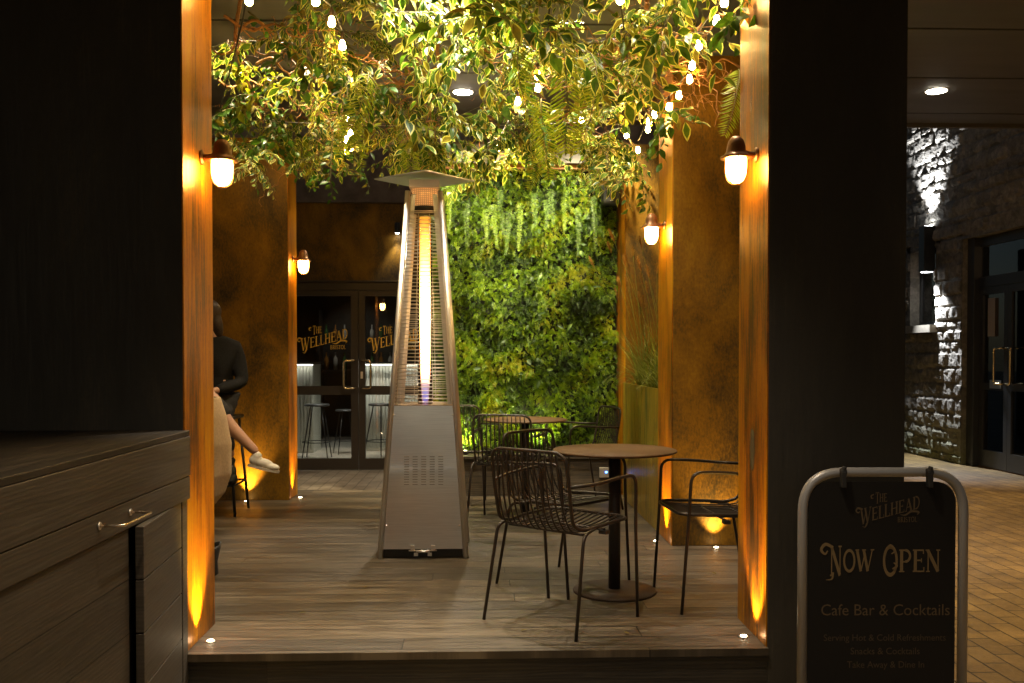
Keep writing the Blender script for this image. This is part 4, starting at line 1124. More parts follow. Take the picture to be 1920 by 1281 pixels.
# ------------------------------------------------------------------ ceiling downlights, plus unseen fill spots added at soffit height
M_down = emis('downlight_lens', (1.0, .90, .72), 45)
for px, py, lab in ((868, 172, 'round ceiling downlight glowing through the hanging leaves'), (1756, 170, 'round ceiling downlight above the street paving at right')):
    p = at_z(px, py, CEIL)
    t = thing('ceiling_downlight', lab, 'light', (p.x, p.y, CEIL), 0, 'round downlights in the grey ceiling')
    MB().lathe([(.098, -.004), (.102, -.001), (.102, 0)], n=36).build('trim_ring', M_beam, t)
    MB().lathe([(.084, -.0085), (.05, -.010), (.001, -.011)], n=32).build('lens', M_down, t)
DLX, DLY = at_z(868, 172, CEIL).x, at_z(868, 172, CEIL).y
DRX = at_z(1756, 170, CEIL).x
def down(x, y, pw, col=NEUT, ang=95, nm='soffit_and_fill_spot', tx=0, ty=0): spot(nm, (x, y, CEIL - .03), (x + tx, y + ty, 0), pw, col, ang, .7, .06)  # serves the downlights and the added fill spots alike
down(DLX, DLY, 300, NEUT, 120)
down(DLX, 4.75, 400, WHITE, 75)
down(DLX + .35, 2.6, 120, (1, .82, .60), 80)  # unseen fill spot, added to brighten the heater panel
down(DLX + 1.15, 4.4, 130, NEUT, 90)
down(.45, 5.6, 150, WHITE, 100)  # fill spot added above the leaves to brighten the middle canopy
down(-1.25, 5.6, 190, (1, .80, .50), 100)  # warm fill spot added to brighten the left canopy
spot('wall_fill_spot', (.05, 7.25, CEIL - .03), (.0, 8.15, 1.25), 400, (1, .86, .55), 75, .8, .06)  # added fill, hidden by the canopy, brightens the green wall's left half
spot('wall_fill_spot', (.95, 7.25, CEIL - .03), (.85, 8.15, 1.25), 400, (1, .86, .55), 75, .8, .06)  # the same added fill for the right half of the green wall
down(DRX, DLY, 380, (1, .70, .40))
down(DRX, 4.6, 370, (1, .66, .30))  # out-of-view fill spot added to brighten the right paving
down(DRX, 1.0, 120, (1, .62, .28))  # out-of-view fill spot added for the near paving and sign
down(DLX, 1.0, 75, (1, .78, .52), 110)  # fill spot added out of view for the counter and sign
# ------------------------------------------------------------------ oak counter
CX = -1.152; CY0, CY1 = 1.25, 3.722; CT = .893
corg = (CX, 2.6, GZ)
t = thing('oak_counter', 'long dark oak boarded counter in the left foreground', 'counter', corg)
MB().box(-2.75, CX - .0, CY0, CY1, CT - .022, CT).build('counter_top', M_counter_top, t, corg, .003)
MB().box(CX - .03, CX + .002, CY0, CY1, .714, CT - .023).build('upper_board', M_counter_s, t, corg, .003)
MB().box(CX - .03, CX + .0, CY0, CY1, .621, .711).build('drawer_rail', M_counter_s, t, corg, .003)
MB().box(CX - .05, CX - .010, CY0, 3.10, GZ + .02, .617).build('lower_boards', M_counter, t, corg, .002)
MB().box(-2.7, CX - .052, CY0 + .01, CY1, GZ + .002, CT - .024).build('carcass', M_board, t, corg)
MB().box(CX - .05, CX - .012, 3.66, CY1, GZ + .02, .617).build('end_stile', M_counter_s, t, corg, .002)
# door standing slightly ajar
h0 = Vector((CX - .014, 3.655)); h1 = Vector((CX + .030, 3.125)); dv_ = (h0 - h1); L_ = dv_.length; an_ = math.atan2(dv_.y, dv_.x)
Md = Matrix.Translation((h1.x, h1.y, 0)) @ Matrix.Rotation(an_, 4, 'Z')
dm = MB(); zc = .618
while zc > GZ + .03:
    dm.box(0, L_, 0, .028, max(GZ + .025, zc - .1765), zc, 0, Md); zc -= .180
dm.build('ajar_door', M_counter_s, t, corg, .0025)
# bar handle across the rail
pA = at_x(187, 985, CX + .003); pB = at_x(245, 962, CX + .003)
hz_ = (pA.z + pB.z) / 2
MB().tube(rnd_path([(CX, pA.y, hz_), (CX + .045, pA.y, hz_), (CX + .075, pA.y + .01, hz_), (CX + .075, pB.y - .01, hz_), (CX + .045, pB.y, hz_), (CX, pB.y, hz_)], .012, 4), .0048, 10).build('handle', simple('handle_steel', (.75, .62, .48), .22, 1), t, corg)
MB().lathe([(.012, 0), (.012, .004)], (CX + .001, pA.y, hz_), 14, M=Matrix.Rotation(R(90), 3, 'Y')).lathe([(.012, 0), (.012, .004)], (CX + .001, pB.y, hz_), 14, M=Matrix.Rotation(R(90), 3, 'Y')).build('handle_plate', M_steel_post, t, corg)

# ------------------------------------------------------------------ A-board
AY = 3.40
tl = at_y(1499, 877, AY); trr = at_y(1815, 877, AY); AW = (trr.x - tl.x); AXc = (trr.x + tl.x) / 2; AH = tl.z - GZ
aorg = (AXc, AY + .085, GZ)
t = thing('sign_board', 'black pavement sign board in a pale tubular frame', 'sign', aorg, R(-1.5))
lean = .0
def apl(X, Z, k): # X across, Z height along the leaf (from ground), k lift forward
    return (X, -.085 + lean * (Z / AH) - .013 - k, Z)
rr_ = .0180; hw = AW / 2 - rr_
def loopf(yoff, sgn):
    def P(x, z): return (x, yoff + sgn * lean * z / AH, z)
    return rnd_path([P(-hw, rr_), P(-hw, AH - rr_), P(hw, AH - rr_), P(hw, rr_)], .15, 12)
MB().tube(loopf(-.085, 1), rr_, 16).build('tube_frame', M_signframe, t)
for s in (-1, 1): MB().tube([(s * hw, -.30, .014), (s * hw, .13, .014)], .013, 10).build('foot', M_signframe, t)
MB().tube([(-hw, -.085, .0195), (hw, -.085, .0195)], .012, 10).build('foot_bar', M_signframe, t)
def rrect(x0, x1, z0, z1, r, n=8):
    out = []
    for cx, cz, a0 in ((x1 - r, z1 - r, 0), (x0 + r, z1 - r, 90), (x0 + r, z0 + r, 180), (x1 - r, z0 + r, 270)):
        for i in range(n + 1): a = R(a0 + 90 * i / n); out.append((cx + r * math.cos(a), cz + r * math.sin(a)))
    return out
k_ = AW / 316.0       # metres per photo pixel at the board
def bx(px): return (px - 1657) * k_
def bz_(py): return AH - (py - 877) * k_
poly = rrect(bx(1517), bx(1789), .03, bz_(903), .075)
n = len(poly); fr_ = [apl(x, z, 0) for x, z in poly]; bk = [(x, y + .006, z) for x, y, z in fr_]
pb_ = MB().add(fr_ + bk, [tuple(reversed(range(n))), tuple(range(n, 2 * n))] + [(i, (i + 1) % n, n + (i + 1) % n, n + i) for i in range(n)]).build('sign_panel', M_board, t)
lt = MB(); plane = lambda X, Z, k: apl(X, Z, k + .0008)
logo(lt, bx(1664), bz_(955), 120 * k_, plane)
lt.build('sign_logo', M_gold3, pb_)
lt = MB()
word(lt, 'NOW', bx(1556), bz_(1070), 42 * k_, 82 * k_, 0.01, plane, 1.35, .03)
word(lt, 'OPEN', bx(1654), bz_(1070), 42 * k_, 108 * k_, 0.0, plane, 1.35, .03)
swash(lt, [(bx(1562), bz_(1024)), (bx(1548), bz_(1018)), (bx(1540), bz_(1028)), (bx(1547), bz_(1036)), (bx(1552), bz_(1030))], [5 * k_, 6 * k_, 5 * k_, 4 * k_, 2 * k_], plane)
swash(lt, [(bx(1562), bz_(1070)), (bx(1560), bz_(1082)), (bx(1549), bz_(1084))], [4 * k_, 3 * k_, 1 * k_], plane)
swash(lt, [(bx(1660), bz_(1028)), (bx(1668), bz_(1020)), (bx(1676), bz_(1030)), (bx(1670), bz_(1036))], [3 * k_, 4 * k_, 4 * k_, 2 * k_], plane)
swash(lt, [(bx(1672), bz_(1064)), (bx(1680), bz_(1058)), (bx(1674), bz_(1052))], [3 * k_, 4 * k_, 2 * k_], plane)
lt.build('sign_title', M_gold2, pb_)
def flat_text(s, cx, cy, w, mat, nm):
    cu = bpy.data.curves.new(nm, 'FONT'); cu.body = s; cu.align_x = 'CENTER'; cu.align_y = 'CENTER'; cu.size = 1; cu.extrude = 0.0; cu.resolution_u = 3
    o = bpy.data.objects.new(nm, cu); COL.objects.link(o); bpy.context.view_layer.update()
    dg = bpy.context.evaluated_depsgraph_get(); me = bpy.data.meshes.new_from_object(o.evaluated_get(dg))
    bpy.data.objects.remove(o)
    xs = [v.co.x for v in me.vertices]; sc_ = w / (max(xs) - min(xs)); mx_ = (max(xs) + min(xs)) / 2
    for v in me.vertices:
        v.co = Vector(apl(cx + (v.co.x - mx_) * sc_, cy + v.co.y * sc_ * 1.05, .0012))
    me.materials.clear(); me.materials.append(mat)
    o = bpy.data.objects.new(nm, me); COL.objects.link(o); o.parent = pb_
flat_text('Cafe Bar & Cocktails', bx(1660), bz_(1141), 238 * k_, M_gold3, 'sign_line')
M_gold4 = simple('faint_print', (0.06, 0.042, 0.022), 0.7)
flat_text('Serving Hot & Cold Refreshments', bx(1659), bz_(1192), 226 * k_, M_gold4, 'sign_line')
flat_text('Snacks & Cocktails', bx(1660), bz_(1217), 128 * k_, M_gold4, 'sign_line')
flat_text('Take Away & Dine In', bx(1661), bz_(1242), 143 * k_, M_gold4, 'sign_line')
for px in (1577, 1736):
    c = MB(); y_ = apl(0, bz_(890), 0)[1]
    c.box(bx(px) - .009, bx(px) + .009, y_ - .030, y_ - .004, bz_(912), bz_(884)); c.lathe([(.013, -.011), (.013, .011)], (bx(px) + .002, y_ - .012, bz_(884)), 14, M=Matrix.Rotation(R(90), 3, 'Y')); c.tube([(bx(px), y_ - .014, bz_(884)), (bx(px) + .006, y_ - .016, bz_(877) + .006)], .009, 8)
    c.build('hook', M_blackcable, t, None, .002)

# ------------------------------------------------------------------ canopy: string lights, wires, foliage
M_bulb = emis('warm_bulb', (1.0, 0.62, 0.20), 110)
M_sock = simple('bulb_socket', (.05, .03, .02), .5)
ZS = 2.72
def string(label, px_list, extra=()):
    P = [at_z(x, y, ZS + dz) for x, y, dz in px_list]
    t = thing('string_lights', label, 'string lights', P[0], 0, 'warm festoon lights under the leaves')
    o0 = P[0]
    path = []
    for i, p in enumerate(P): path.append(p + Vector((0, 0, .075)))
    s = [path[0] + Vector((0, -.4, .25))] + path + [path[-1] + Vector((.1, .35, .25))]
    MB().tube([q - o0 for q in catmull(s, 6)], .0042, 6).build('cable', M_blackcable, t)
    for p in P:
        q = p - o0
        h = MB().lathe([(.010, .030), (.011, .055), (.006, .075)], q, 10).build('bulb_socket', M_sock, t)
        MB().lathe([(.001, -.018), (.010, -.015), (.0165, -.007), (.0172, .003), (.014, .014), (.010, .030)], q, 10).build('bulb', M_bulb, h)
string('string of warm bulbs running back above the heater at left', [(592, 4, 0), (622, 44, 0), (642, 88, .0), (656, 148, .02), (653, 222, -.03), (657, 252, -.02), (650, 264, .0), (658, 279, 0), (645, 289, 0)])
string('string of warm bulbs along the right columns, top to back', [(1358, 6, 0), (1344, 42, 0), (1310, 88, 0), (1298, 125, 0), (1293, 151, .02), (1273, 181, 0), (1254, 203, .02), (1227, 217, 0), (1217, 230, 0), (1215, 244, 0), (1196, 283, 0)])
string('string of warm bulbs down the middle of the canopy', [(1024, 112, 0), (1008, 144, 0), (1008, 168, 0), (971, 192, 0), (942, 273, 0), (925, 286, 0), (934, 280, .05)])
string('short string of warm bulbs right of the middle ferns', [(1163, 1, 0), (1176, 209, .03), (1090, 229, 0), (1175, 255, 0)])
string('string of warm bulbs at far left above the rust column', [(467, 3, 0), (405, 276, 0), (468, 288, 0)])
for i, (a, b, lab) in enumerate([((-1.6, 6.35, 2.78), (1.19, 6.2, 2.78), 'rearmost thin steel wire stretched across under the canopy'),
                          ((-1.17, 3.9, 3.0), (.2, 6.9, 2.75), 'thin steel wire running diagonally from the left front slab'),
                          ((-1.17, 4.0, 2.9), (1.16, 4.05, 2.9), 'frontmost thin steel wire stretched across under the canopy'),
                          ((1.16, 4.05, 2.86), (-1.0, 7.6, 2.8), 'thin steel wire running diagonally from the right front slab')]):
    a = Vector(a); b = Vector(b); pts = [a.lerp(b, q / 10) - Vector((0, 0, .05 * math.sin(math.pi * q / 10))) for q in range(11)]
    o = MB().tube([p - a for p in pts], .0016, 5).build('steel_wire', M_cable); o.location = a
    tag(o, lab, 'wire', 'thin support wires in the canopy')

ORD = ['first', 'second', 'third', 'fourth', 'fifth', 'sixth', 'seventh', 'eighth', 'ninth', 'tenth', 'eleventh', 'twelfth', 'thirteenth']
protos = []
gs = 'leafy sprays in the hanging canopy'
for k in range(4):
    protos.append(('cream edged leafy spray', make_spray('leafy_spray', 'x', 20, .50, .068, .034, .24, [L_green, L_cream], 100 + k, gs)))
for k in range(2):
    protos.append(('small leaved cream edged spray', make_spray('leafy_spray', 'x', 22, .46, .048, .022, .30, [L_ivy, L_cream], 120 + k, gs, .6, 5)))
for k in range(2):
    protos.append(('dark green ivy spray', make_spray('leafy_spray', 'x', 18, .45, .052, .032, 0, [L_ivy], 140 + k, gs, .9, 4)))
for k in range(2):
    protos.append(('yellow green leafy spray', make_spray('leafy_spray', 'x', 16, .42, .056, .034, 0, [L_yellow], 160 + k, gs, .6, 4)))
used = set()
rc = random.Random(5)
rowsC = [(3.95, -1.0, 1.15, 10, 2.98, 'frontmost'), (4.5, -1.1, 1.15, 13, 2.90, 'second'), (5.05, -1.3, 1.15, 13, 2.86, 'third'), (5.6, -1.6, 1.15, 13, 2.80, 'fourth'), (6.15, -1.9, 1.15, 13, 2.76, 'fifth'),
         (6.7, -2.1, 1.25, 13, 2.76, 'sixth'), (7.2, -2.1, 1.2, 13, 2.80, 'seventh'), (7.65, -1.5, 1.2, 12, 2.98, 'rearmost')]
for Y, xa, xb, n_, zc_, rl in rowsC:
    for i in range(n_):
        x = xa + (xb - xa) * (i + .5) / n_ + rc.uniform(-.05, .05); y = Y + rc.uniform(-.22, .22); z = zc_ + rc.uniform(-.10, .16)
        if 4.8 < Y < 7.0 and abs(x + .13) < .26: x += .34 if x > -.13 else -.34
        k = rc.choice([0, 1, 2, 3, 0, 1, 2, 3, 4, 5, 4, 5, 6, 7, 8, 9])
        if x < -.9 and Y < 7 and rc.random() < .5: k = rc.choice([6, 7])
        kind, pr = protos[k]
        rot = (rc.uniform(-.35, .35), rc.uniform(-.2, .45), rc.uniform(0, 6.283))
        lab = '%s, %s from the left in the %s canopy row' % (kind, ORD[i], rl)
        if k not in used:
            used.add(k); pr.location = (x, y, z); pr.rotation_euler = rot; pr['label'] = lab
        else: dup(pr, (x, y, z), rot, lab, rc.uniform(.9, 1.25) * (1.40 if Y < 5.3 else 1.08))
for Y, xa, xb, n_, zc_, rl in ((4.75, -1.1, 1.1, 8, 3.0, 'front'), (5.3, -1.3, 1.15, 9, 2.92, 'second'), (5.9, -2.0, 1.15, 11, 2.84, 'middle'), (6.45, -2.1, 1.15, 11, 2.80, 'fourth'), (7.0, -2.2, 1.15, 11, 2.84, 'rear')):
    for i in range(n_):
        x = xa + (xb - xa) * (i + .5) / n_ + rc.uniform(-.08, .08); y = Y + rc.uniform(-.15, .15); k = rc.choice([4, 5, 4, 5, 8, 9, 6, 0, 3])
        if abs(x + .13) < .26: x += .34 if x > -.13 else -.34
        dup(protos[k][1], (x, y, zc_ + rc.uniform(-.12, .12)), (rc.uniform(-.4, .4), rc.uniform(-.3, .35), rc.uniform(0, 6.28)), 'tucked in %s, %s from the left in the %s infill row' % (protos[k][0], ORD[i], rl), rc.uniform(.75, 1.05))
for k, (kind, pr) in enumerate(protos):
    if k not in used: pr.location = (0, 6.4, 3.1); pr['label'] = kind + ' at the middle of the canopy, highest of all'
# a few drooping sprays placed where the photograph shows them
def sput(k, px, py, z, rot, lab, s=1.0):
    p = at_z(px, py, z); dup(protos[k][1], p, rot, lab, s)
sput(0, 1095, 240, 2.75, (0, .9, -.6), 'drooping cream edged spray hanging lowest at right of the green wall top', 1.1)
sput(1, 1140, 245, 2.75, (0, 1.0, -1.4), 'cream edged spray hanging beside the loudspeaker', 1.1)
sput(2, 1180, 262, 2.70, (0, 1.1, -.3), 'cream edged spray hanging at the edge of the rust panel', 1.0)
sput(5, 430, 262, 2.60, (0, .8, -.3), 'small leaved spray trailing just behind the left front lamp', 1.0)
sput(7, 625, 255, 2.62, (0, 1.1, -1.2), 'dark green spray hanging lowest left of the heater', 1.0)
sput(6, 650, 270, 2.62, (0, 1.0, .4), 'dark green spray hanging between the left bulbs and the heater', .9)
sput(0, 760, 60, 2.85, (.3, .5, -.9), 'brightly lit cream edged spray above the heater', 1.25)
sput(3, 720, 30, 2.90, (.3, .4, -.2), 'brightly lit cream edged spray at the top left of the heater', 1.25)
sput(1, 900, 95, 2.85, (.2, .5, 2.6), 'brightly lit cream edged spray left of the middle bulbs', 1.2)
sput(2, 960, 60, 2.9, (.2, .4, 3.3), 'brightly lit cream edged spray above the middle bulbs', 1.2)

ferns = [(690, 135, .9, 'long yellow green fern frond hanging left of the heater', 1.0, -1.3), (660, 175, .9, 'second fern frond hanging left of the heater, nearer the bulbs', .9, -2.2),
         (1050, 70, .95, 'big fern frond right of the middle bulbs', 1.15, -1.4), (1100, 95, .95, 'big fern frond hanging at the right of the middle bulbs', 1.1, -.9),
         (1015, 185, .9, 'fern frond hanging just below the middle bulbs', 1.0, -1.7), (990, 60, .9, 'fern frond spreading left at the top middle', 1.0, -2.6),
         (760, 215, .85, 'shaded fern frond hanging directly above the heater', .9, -1.5), (800, 250, .85, 'fern frond just over the heater hood', .8, -.6),
         (1010, 245, .85, 'fern frond hanging above the green wall middle', .9, -1.2), (570, 262, .9, 'fern frond hanging beside the left rust column edge', .8, -1.9),
         (1385, 130, 1.0, 'dark fern frond against the right front slab', .8, -1.6), (880, 262, .8, 'fern frond above the steel beam left end', .8, -2.0)]
fp = None
for i, (px, py, _, lab, s, rz) in enumerate(ferns):
    p = at_z(px, py, 2.68 if py < 240 else 2.78); s *= 1.1
    if i % 4 == 0: fp = make_fern(lab, .46, 300 + i, 'fern fronds hanging in the canopy'); fp.location = p; fp.rotation_euler = (rc.uniform(-.3, .3), .55, rz); fp.scale = (s,) * 3
    else: dup(fp, p, (rc.uniform(-.3, .3), rc.uniform(.3, .8), rz), lab, s)
tws = [(400, 95, -.2, .9, 'twisted willow branch curling out from the left front slab'), (410, 150, .2, 1.0, 'second twisted willow branch beside the left front slab'), (420, 30, .1, 1.0, 'twisted willow branch at the top left corner of the canopy'),
       (560, 140, .1, 1.0, 'twisted willow branch crossing behind the left bulbs'), (600, 75, .4, .9, 'twisted willow branch between the top left bulbs'), (560, 230, -.2, 1.0, 'twisted willow branch low behind the left bulbs'),
       (640, 310, 3.5, .75, 'twisted willow tip reaching down left of the heater hood'), (760, 70, .2, 1.0, 'twisted willow branch through the bright leaves above the heater'), (870, 70, .0, 1.0, 'twisted willow branch across the top middle'),
       (1040, 90, .1, 1.1, 'twisted willow branch running right from the middle ferns'), (900, 200, .3, 1.0, 'twisted willow branch below the ceiling downlight'), (1100, 160, .0, 1.0, 'twisted willow branch left of the right bulbs'),
       (1390, 45, 2.9, .9, 'twisted willow branch at the top right corner'), (1385, 125, 3.2, .9, 'twisted willow branch reaching in from the right front slab'), (1180, 190, .4, .8, 'twisted willow branch behind the right bulbs'),
       (840, 130, 3.0, 1.0, 'twisted willow branch above the heater hood, pointing left'), (980, 250, .2, .9, 'twisted willow branch above the steel beam'), (500, 190, 2.7, .9, 'twisted willow branch above the seated people'),
       (450, 60, .3, 1.1, 'twisted willow branch between the left vine rope and the bulbs'), (480, 120, .1, .9, 'twisted willow branch crossing the left vine rope'), (700, 150, .2, 1.0, 'twisted willow branch behind the left hanging ferns'),
       (930, 130, .2, 1.0, 'twisted willow branch beside the ceiling downlight, at its right'), (1120, 60, .1, .9, 'twisted willow branch above the right fern'), (1230, 110, .0, 1.0, 'twisted willow branch crossing the right vine rope'),
       (1280, 60, 3.3, .9, 'twisted willow branch left of the top right bulbs'), (760, 240, .2, 1.0, 'twisted willow branch low above the heater hood'), (1060, 215, .1, .9, 'twisted willow branch low at the right middle')]
tp = []
for i, (px, py, rz, s, lab) in enumerate(tws):
    p = at_z(px, py, 2.88 if py < 290 else 2.62)
    if i < 6:
        o = make_twist(lab, .8, 500 + i, 'twisted willow branches in the canopy'); tp.append(o); o.location = p; o.rotation_euler = (rc.uniform(-.6, .6), rc.uniform(-.1, .15), rz); o.scale = (s,) * 3
    else: dup(tp[i % 6], p, (rc.uniform(0, 6), rc.uniform(-.1, .2), rz), lab, s)

# ------------------------------------------------------------------ bar stools with sitters at the left
M_skin = simple('skin', (.52, .29, .19), .5, 0, .4, .08, 30)
M_cloth_black = simple('black_knit', (.013, .0125, .013), .85, 0, .2, .3, 90)
M_trouser = simple('charcoal_trousers', (.030, .028, .028), .85, 0, .2, .2, 60)
M_coat = simple('camel_wool_coat', (.50, .36, .22), .9, 0, .2, .12, 70)
M_white = simple('white_canvas', (.72, .66, .56), .7, 0, .3, .06, 50)
M_sole = simple('shoe_sole', (.55, .48, .38), .7)
M_blackshoe = simple('black_shoe_leather', (.015, .014, .014), .4)
M_hair = simple('dark_brown_hair', (.035, .020, .012), .55, 0, .4, .4, 80)
M_eye = simple('eye_dark', (.03, .02, .015), .2)

def skin_geo(verts, edges, sub=2):
    """verts: name -> (pos, radius); grows a skin surface; returns verts, faces"""
    ks = list(verts); ix = {k: i for i, k in enumerate(ks)}
    me = bpy.data.meshes.new('tmp'); me.from_pydata([verts[k][0] for k in ks], [(ix[a], ix[b]) for a, b in edges], [])
    o = bpy.data.objects.new('tmp', me); COL.objects.link(o)
    m = o.modifiers.new('s', 'SKIN'); m.use_smooth_shade = True
    sv_ = me.skin_vertices[0].data
    for i, k in enumerate(ks):
        r_ = verts[k][1]; sv_[i].radius = r_ if isinstance(r_, tuple) else (r_, r_)
        sv_[i].use_root = (i == 0)
    s_ = o.modifiers.new('u', 'SUBSURF'); s_.levels = sub; s_.render_levels = sub
    bpy.context.view_layer.update(); dg = bpy.context.evaluated_depsgraph_get()
    e = bpy.data.meshes.new_from_object(o.evaluated_get(dg))
    vs = [v.co.copy() for v in e.vertices]; fs = [tuple(p.vertices) for p in e.polygons]
    bpy.data.objects.remove(o); return vs, fs
def ell(mb, c, r, M=None, n=14):
    vs = []; c = Vector(c)
    for i in range(n + 1):
        a = math.pi * i / n
        for j in range(n * 2):
            b = math.pi * j / n
            v = Vector((r[0] * math.sin(a) * math.cos(b), r[1] * math.sin(a) * math.sin(b), r[2] * math.cos(a)))
            vs.append(c + (M @ v if M else v))
    fs = [(i * 2 * n + j, i * 2 * n + (j + 1) % (2 * n), (i + 1) * 2 * n + (j + 1) % (2 * n), (i + 1) * 2 * n + j) for i in range(n) for j in range(2 * n)]
    mb.add(vs, fs, 0, True)
def remeshed(mb, name, mat, parent, org, vox=.006, smooth=3):
    o = mb.build(name, mat, parent, org)
    r_ = o.modifiers.new('remesh', 'REMESH'); r_.mode = 'VOXEL'; r_.voxel_size = vox; r_.use_smooth_shade = True
    s_ = o.modifiers.new('smooth', 'SMOOTH'); s_.iterations = smooth; s_.factor = .5
    bpy.context.view_layer.update(); dg = bpy.context.evaluated_depsgraph_get()
    e = bpy.data.meshes.new_from_object(o.evaluated_get(dg)); e.name = name
    o.modifiers.clear(); o.data = e; return o
def head_geo(mb, c, f, tilt=0):
    f = Vector(f).normalized(); M = Matrix((Vector((f.y, -f.x, 0)).normalized(), f, Vector((0, 0, 1)))).transposed()
    M = M @ Matrix.Rotation(tilt, 3, 'X'); c = Vector(c)
    def q(x, y, z): return c + M @ Vector((x, y, z))
    ell(mb, q(0, -.012, .025), (.074, .092, .092), M); ell(mb, q(0, .018, -.035), (.058, .066, .080), M)
    ell(mb, q(0, .045, -.092), (.026, .024, .020), M, 8); ell(mb, q(0, .092, -.020), (.011, .018, .015), M, 8)
    ell(mb, q(0, .082, .002), (.008, .016, .028), M, 8); ell(mb, q(0, .074, .030), (.050, .016, .010), M, 8)
    ell(mb, q(0, .078, -.053), (.022, .012, .006), M, 8); ell(mb, q(0, .076, -.063), (.019, .012, .006), M, 8)
    for s in (-1, 1):
        ell(mb, q(s * .075, -.008, -.008), (.008, .020, .030), M, 8); ell(mb, q(s * .036, .052, -.022), (.024, .022, .020), M, 8)
    return M, q
def hand_geo(mb, wrist, d, nrm, side, curl=.5):
    """palm and five separate bent fingers; d = along the hand, nrm = back of hand, side=+1 thumb on d x nrm side"""
    d = Vector(d).normalized(); nrm = Vector(nrm); s = d.cross(nrm).normalized() * side; nrm = s.cross(d) * side; w = Vector(wrist)
    vs, fs = skin_geo({'w': (w, (.024, .017)), 'p': (w + d * .045, (.036, .015)), 'k': (w + d * .085, (.038, .012))}, [('w', 'p'), ('p', 'k')], 1); mb.add(vs, fs, 0, True)
    for i, (o_, L) in enumerate(((.029, .070), (.010, .078), (-.010, .073), (-.029, .058))):
        b = w + d * .080 + s * o_; p = b; dd = d.copy(); pts = [p]
        for j, q in enumerate((.45, .30, .25)):
            dd = (dd - nrm * curl * (.35 + .25 * j)).normalized(); p = p + dd * L * q; pts.append(p)
        mb.tube(catmull(pts, 3), [.0088 - .0022 * k / 9 for k in range(10)], 8); ell(mb, pts[-1], (.0072,) * 3, None, 5)
    b = w + d * .025 + s * .026; pts = [b, b + (d * .6 + s).normalized() * .032, b + (d * .6 + s).normalized() * .032 + (d - nrm * .3).normalized() * .028, b + (d * .6 + s).normalized() * .032 + (d - nrm * .6).normalized() * .05]
    mb.tube(catmull(pts, 3), [.0115 - .0035 * k / 9 for k in range(10)], 8); ell(mb, pts[-1], (.008,) * 3, None, 5)

def seat_stool(label, c, rz, half=.21, sh=.74):
    t = thing('high_stool', label, 'stool', (c[0], c[1], 0), rz, 'black high stools on the deck')
    MB().box(-.18, .18, -.17, .17, sh - .03, sh).build('seat', M_black, t, None, .012)
    k = .72
    for sx in (-1, 1):
        for sy in (-1, 1):
            MB().tube([(sx * half * k, sy * half * k, sh - .03), (sx * half, sy * half, 0)], .0105, 10).build('leg', M_black, t)
    h = half * .93; z = .225
    MB().tube([(-h, -h, z), (h, -h, z), (h, h, z), (-h, h, z)], .008, 8, closed=True).build('foot_rail', M_black, t)
    return t
seat_stool('black high stool under the dark clothed sitter', (-2.01, 7.10), 0, .20)
seat_stool('nearer black high stool under the camel coat sitter', (-2.0, 6.08), R(14), .23)

# sitter in dark clothes with crossed legs and white shoes
V = Vector
org = (-2.0, 7.05, 0)
pt = thing('person', 'seated person in dark clothes with crossed bare shin and white canvas shoe', 'person', org, 0, None)
A = dict(hip=V((-2.02, 7.10, .83)), waist=V((-2.01, 7.10, .98)), chest=V((-1.99, 7.06, 1.15)), neck0=V((-1.995, 7.04, 1.30)), neck1=V((-2.05, 7.01, 1.38)),
         lsh=V((-1.865, 7.11, 1.25)), lel=V((-1.815, 7.08, .985)), lwr=V((-2.0, 6.84, .92)), rsh=V((-2.13, 6.98, 1.25)), rel=V((-2.17, 6.86, 1.0)), rwr=V((-2.02, 6.74, .94)),
         lhip=V((-1.955, 7.12, .81)), lkn=V((-1.90, 6.80, .73)), lan=V((-1.855, 6.90, .43)), rhip=V((-2.09, 7.05, .83)), rkn=V((-1.895, 6.70, .815)), ran=V((-1.625, 6.74, .485)))
b = MB()
vs, fs = skin_geo({'hip': (A['hip'], (.14, .11)), 'waist': (A['waist'], (.115, .09)), 'chest': (A['chest'], (.13, .10)), 'n0': (A['neck0'], .055), 'n1': (A['neck1'], .045),
    'ls': (A['lsh'], .048), 'le': (A['lel'], .037), 'lw': (A['lwr'], .024), 'rs': (A['rsh'], .048), 're': (A['rel'], .037), 'rw': (A['rwr'], .024),
    'lh': (A['lhip'], .082), 'lk': (A['lkn'], .054), 'la': (A['lan'], .033), 'rh': (A['rhip'], .082), 'rk': (A['rkn'], .054),
    'rc': (A['rkn'].lerp(A['ran'], .35) + V((-.012, 0, -.018)), .052), 'ra': (A['ran'], .032)},
    [('hip', 'waist'), ('waist', 'chest'), ('chest', 'n0'), ('n0', 'n1'), ('chest', 'ls'), ('ls', 'le'), ('le', 'lw'), ('chest', 'rs'), ('rs', 're'), ('re', 'rw'), ('hip', 'lh'), ('lh', 'lk'), ('lk', 'la'), ('hip', 'rh'), ('rh', 'rk'), ('rk', 'rc'), ('rc', 'ra')])
b.add(vs, fs, 0, True)
MH, q = head_geo(b, (-2.07, 7.0, 1.475), (-.93, -.36, 0), -.15)
hand_geo(b, A['lwr'], (-.9, -.3, -.15), (.2, -.1, 1), 1, .5); hand_geo(b, A['rwr'], (.8, -.3, -.25), (.1, -.2, 1), -1, .5)
remeshed(b, 'body', M_skin, pt, org)
for s in (-1, 1):
    e = MB(); ell(e, q(s * .033, .073, .006), (.011, .006, .006), MH, 8); e.build('eye', M_eye, pt, org)
hb = MB(); ell(hb, q(0, -.030, .040), (.086, .096, .094), MH); ell(hb, q(0, -.075, -.06), (.070, .045, .12), MH)
remeshed(hb, 'hair', M_hair, pt, org, .008, 4)
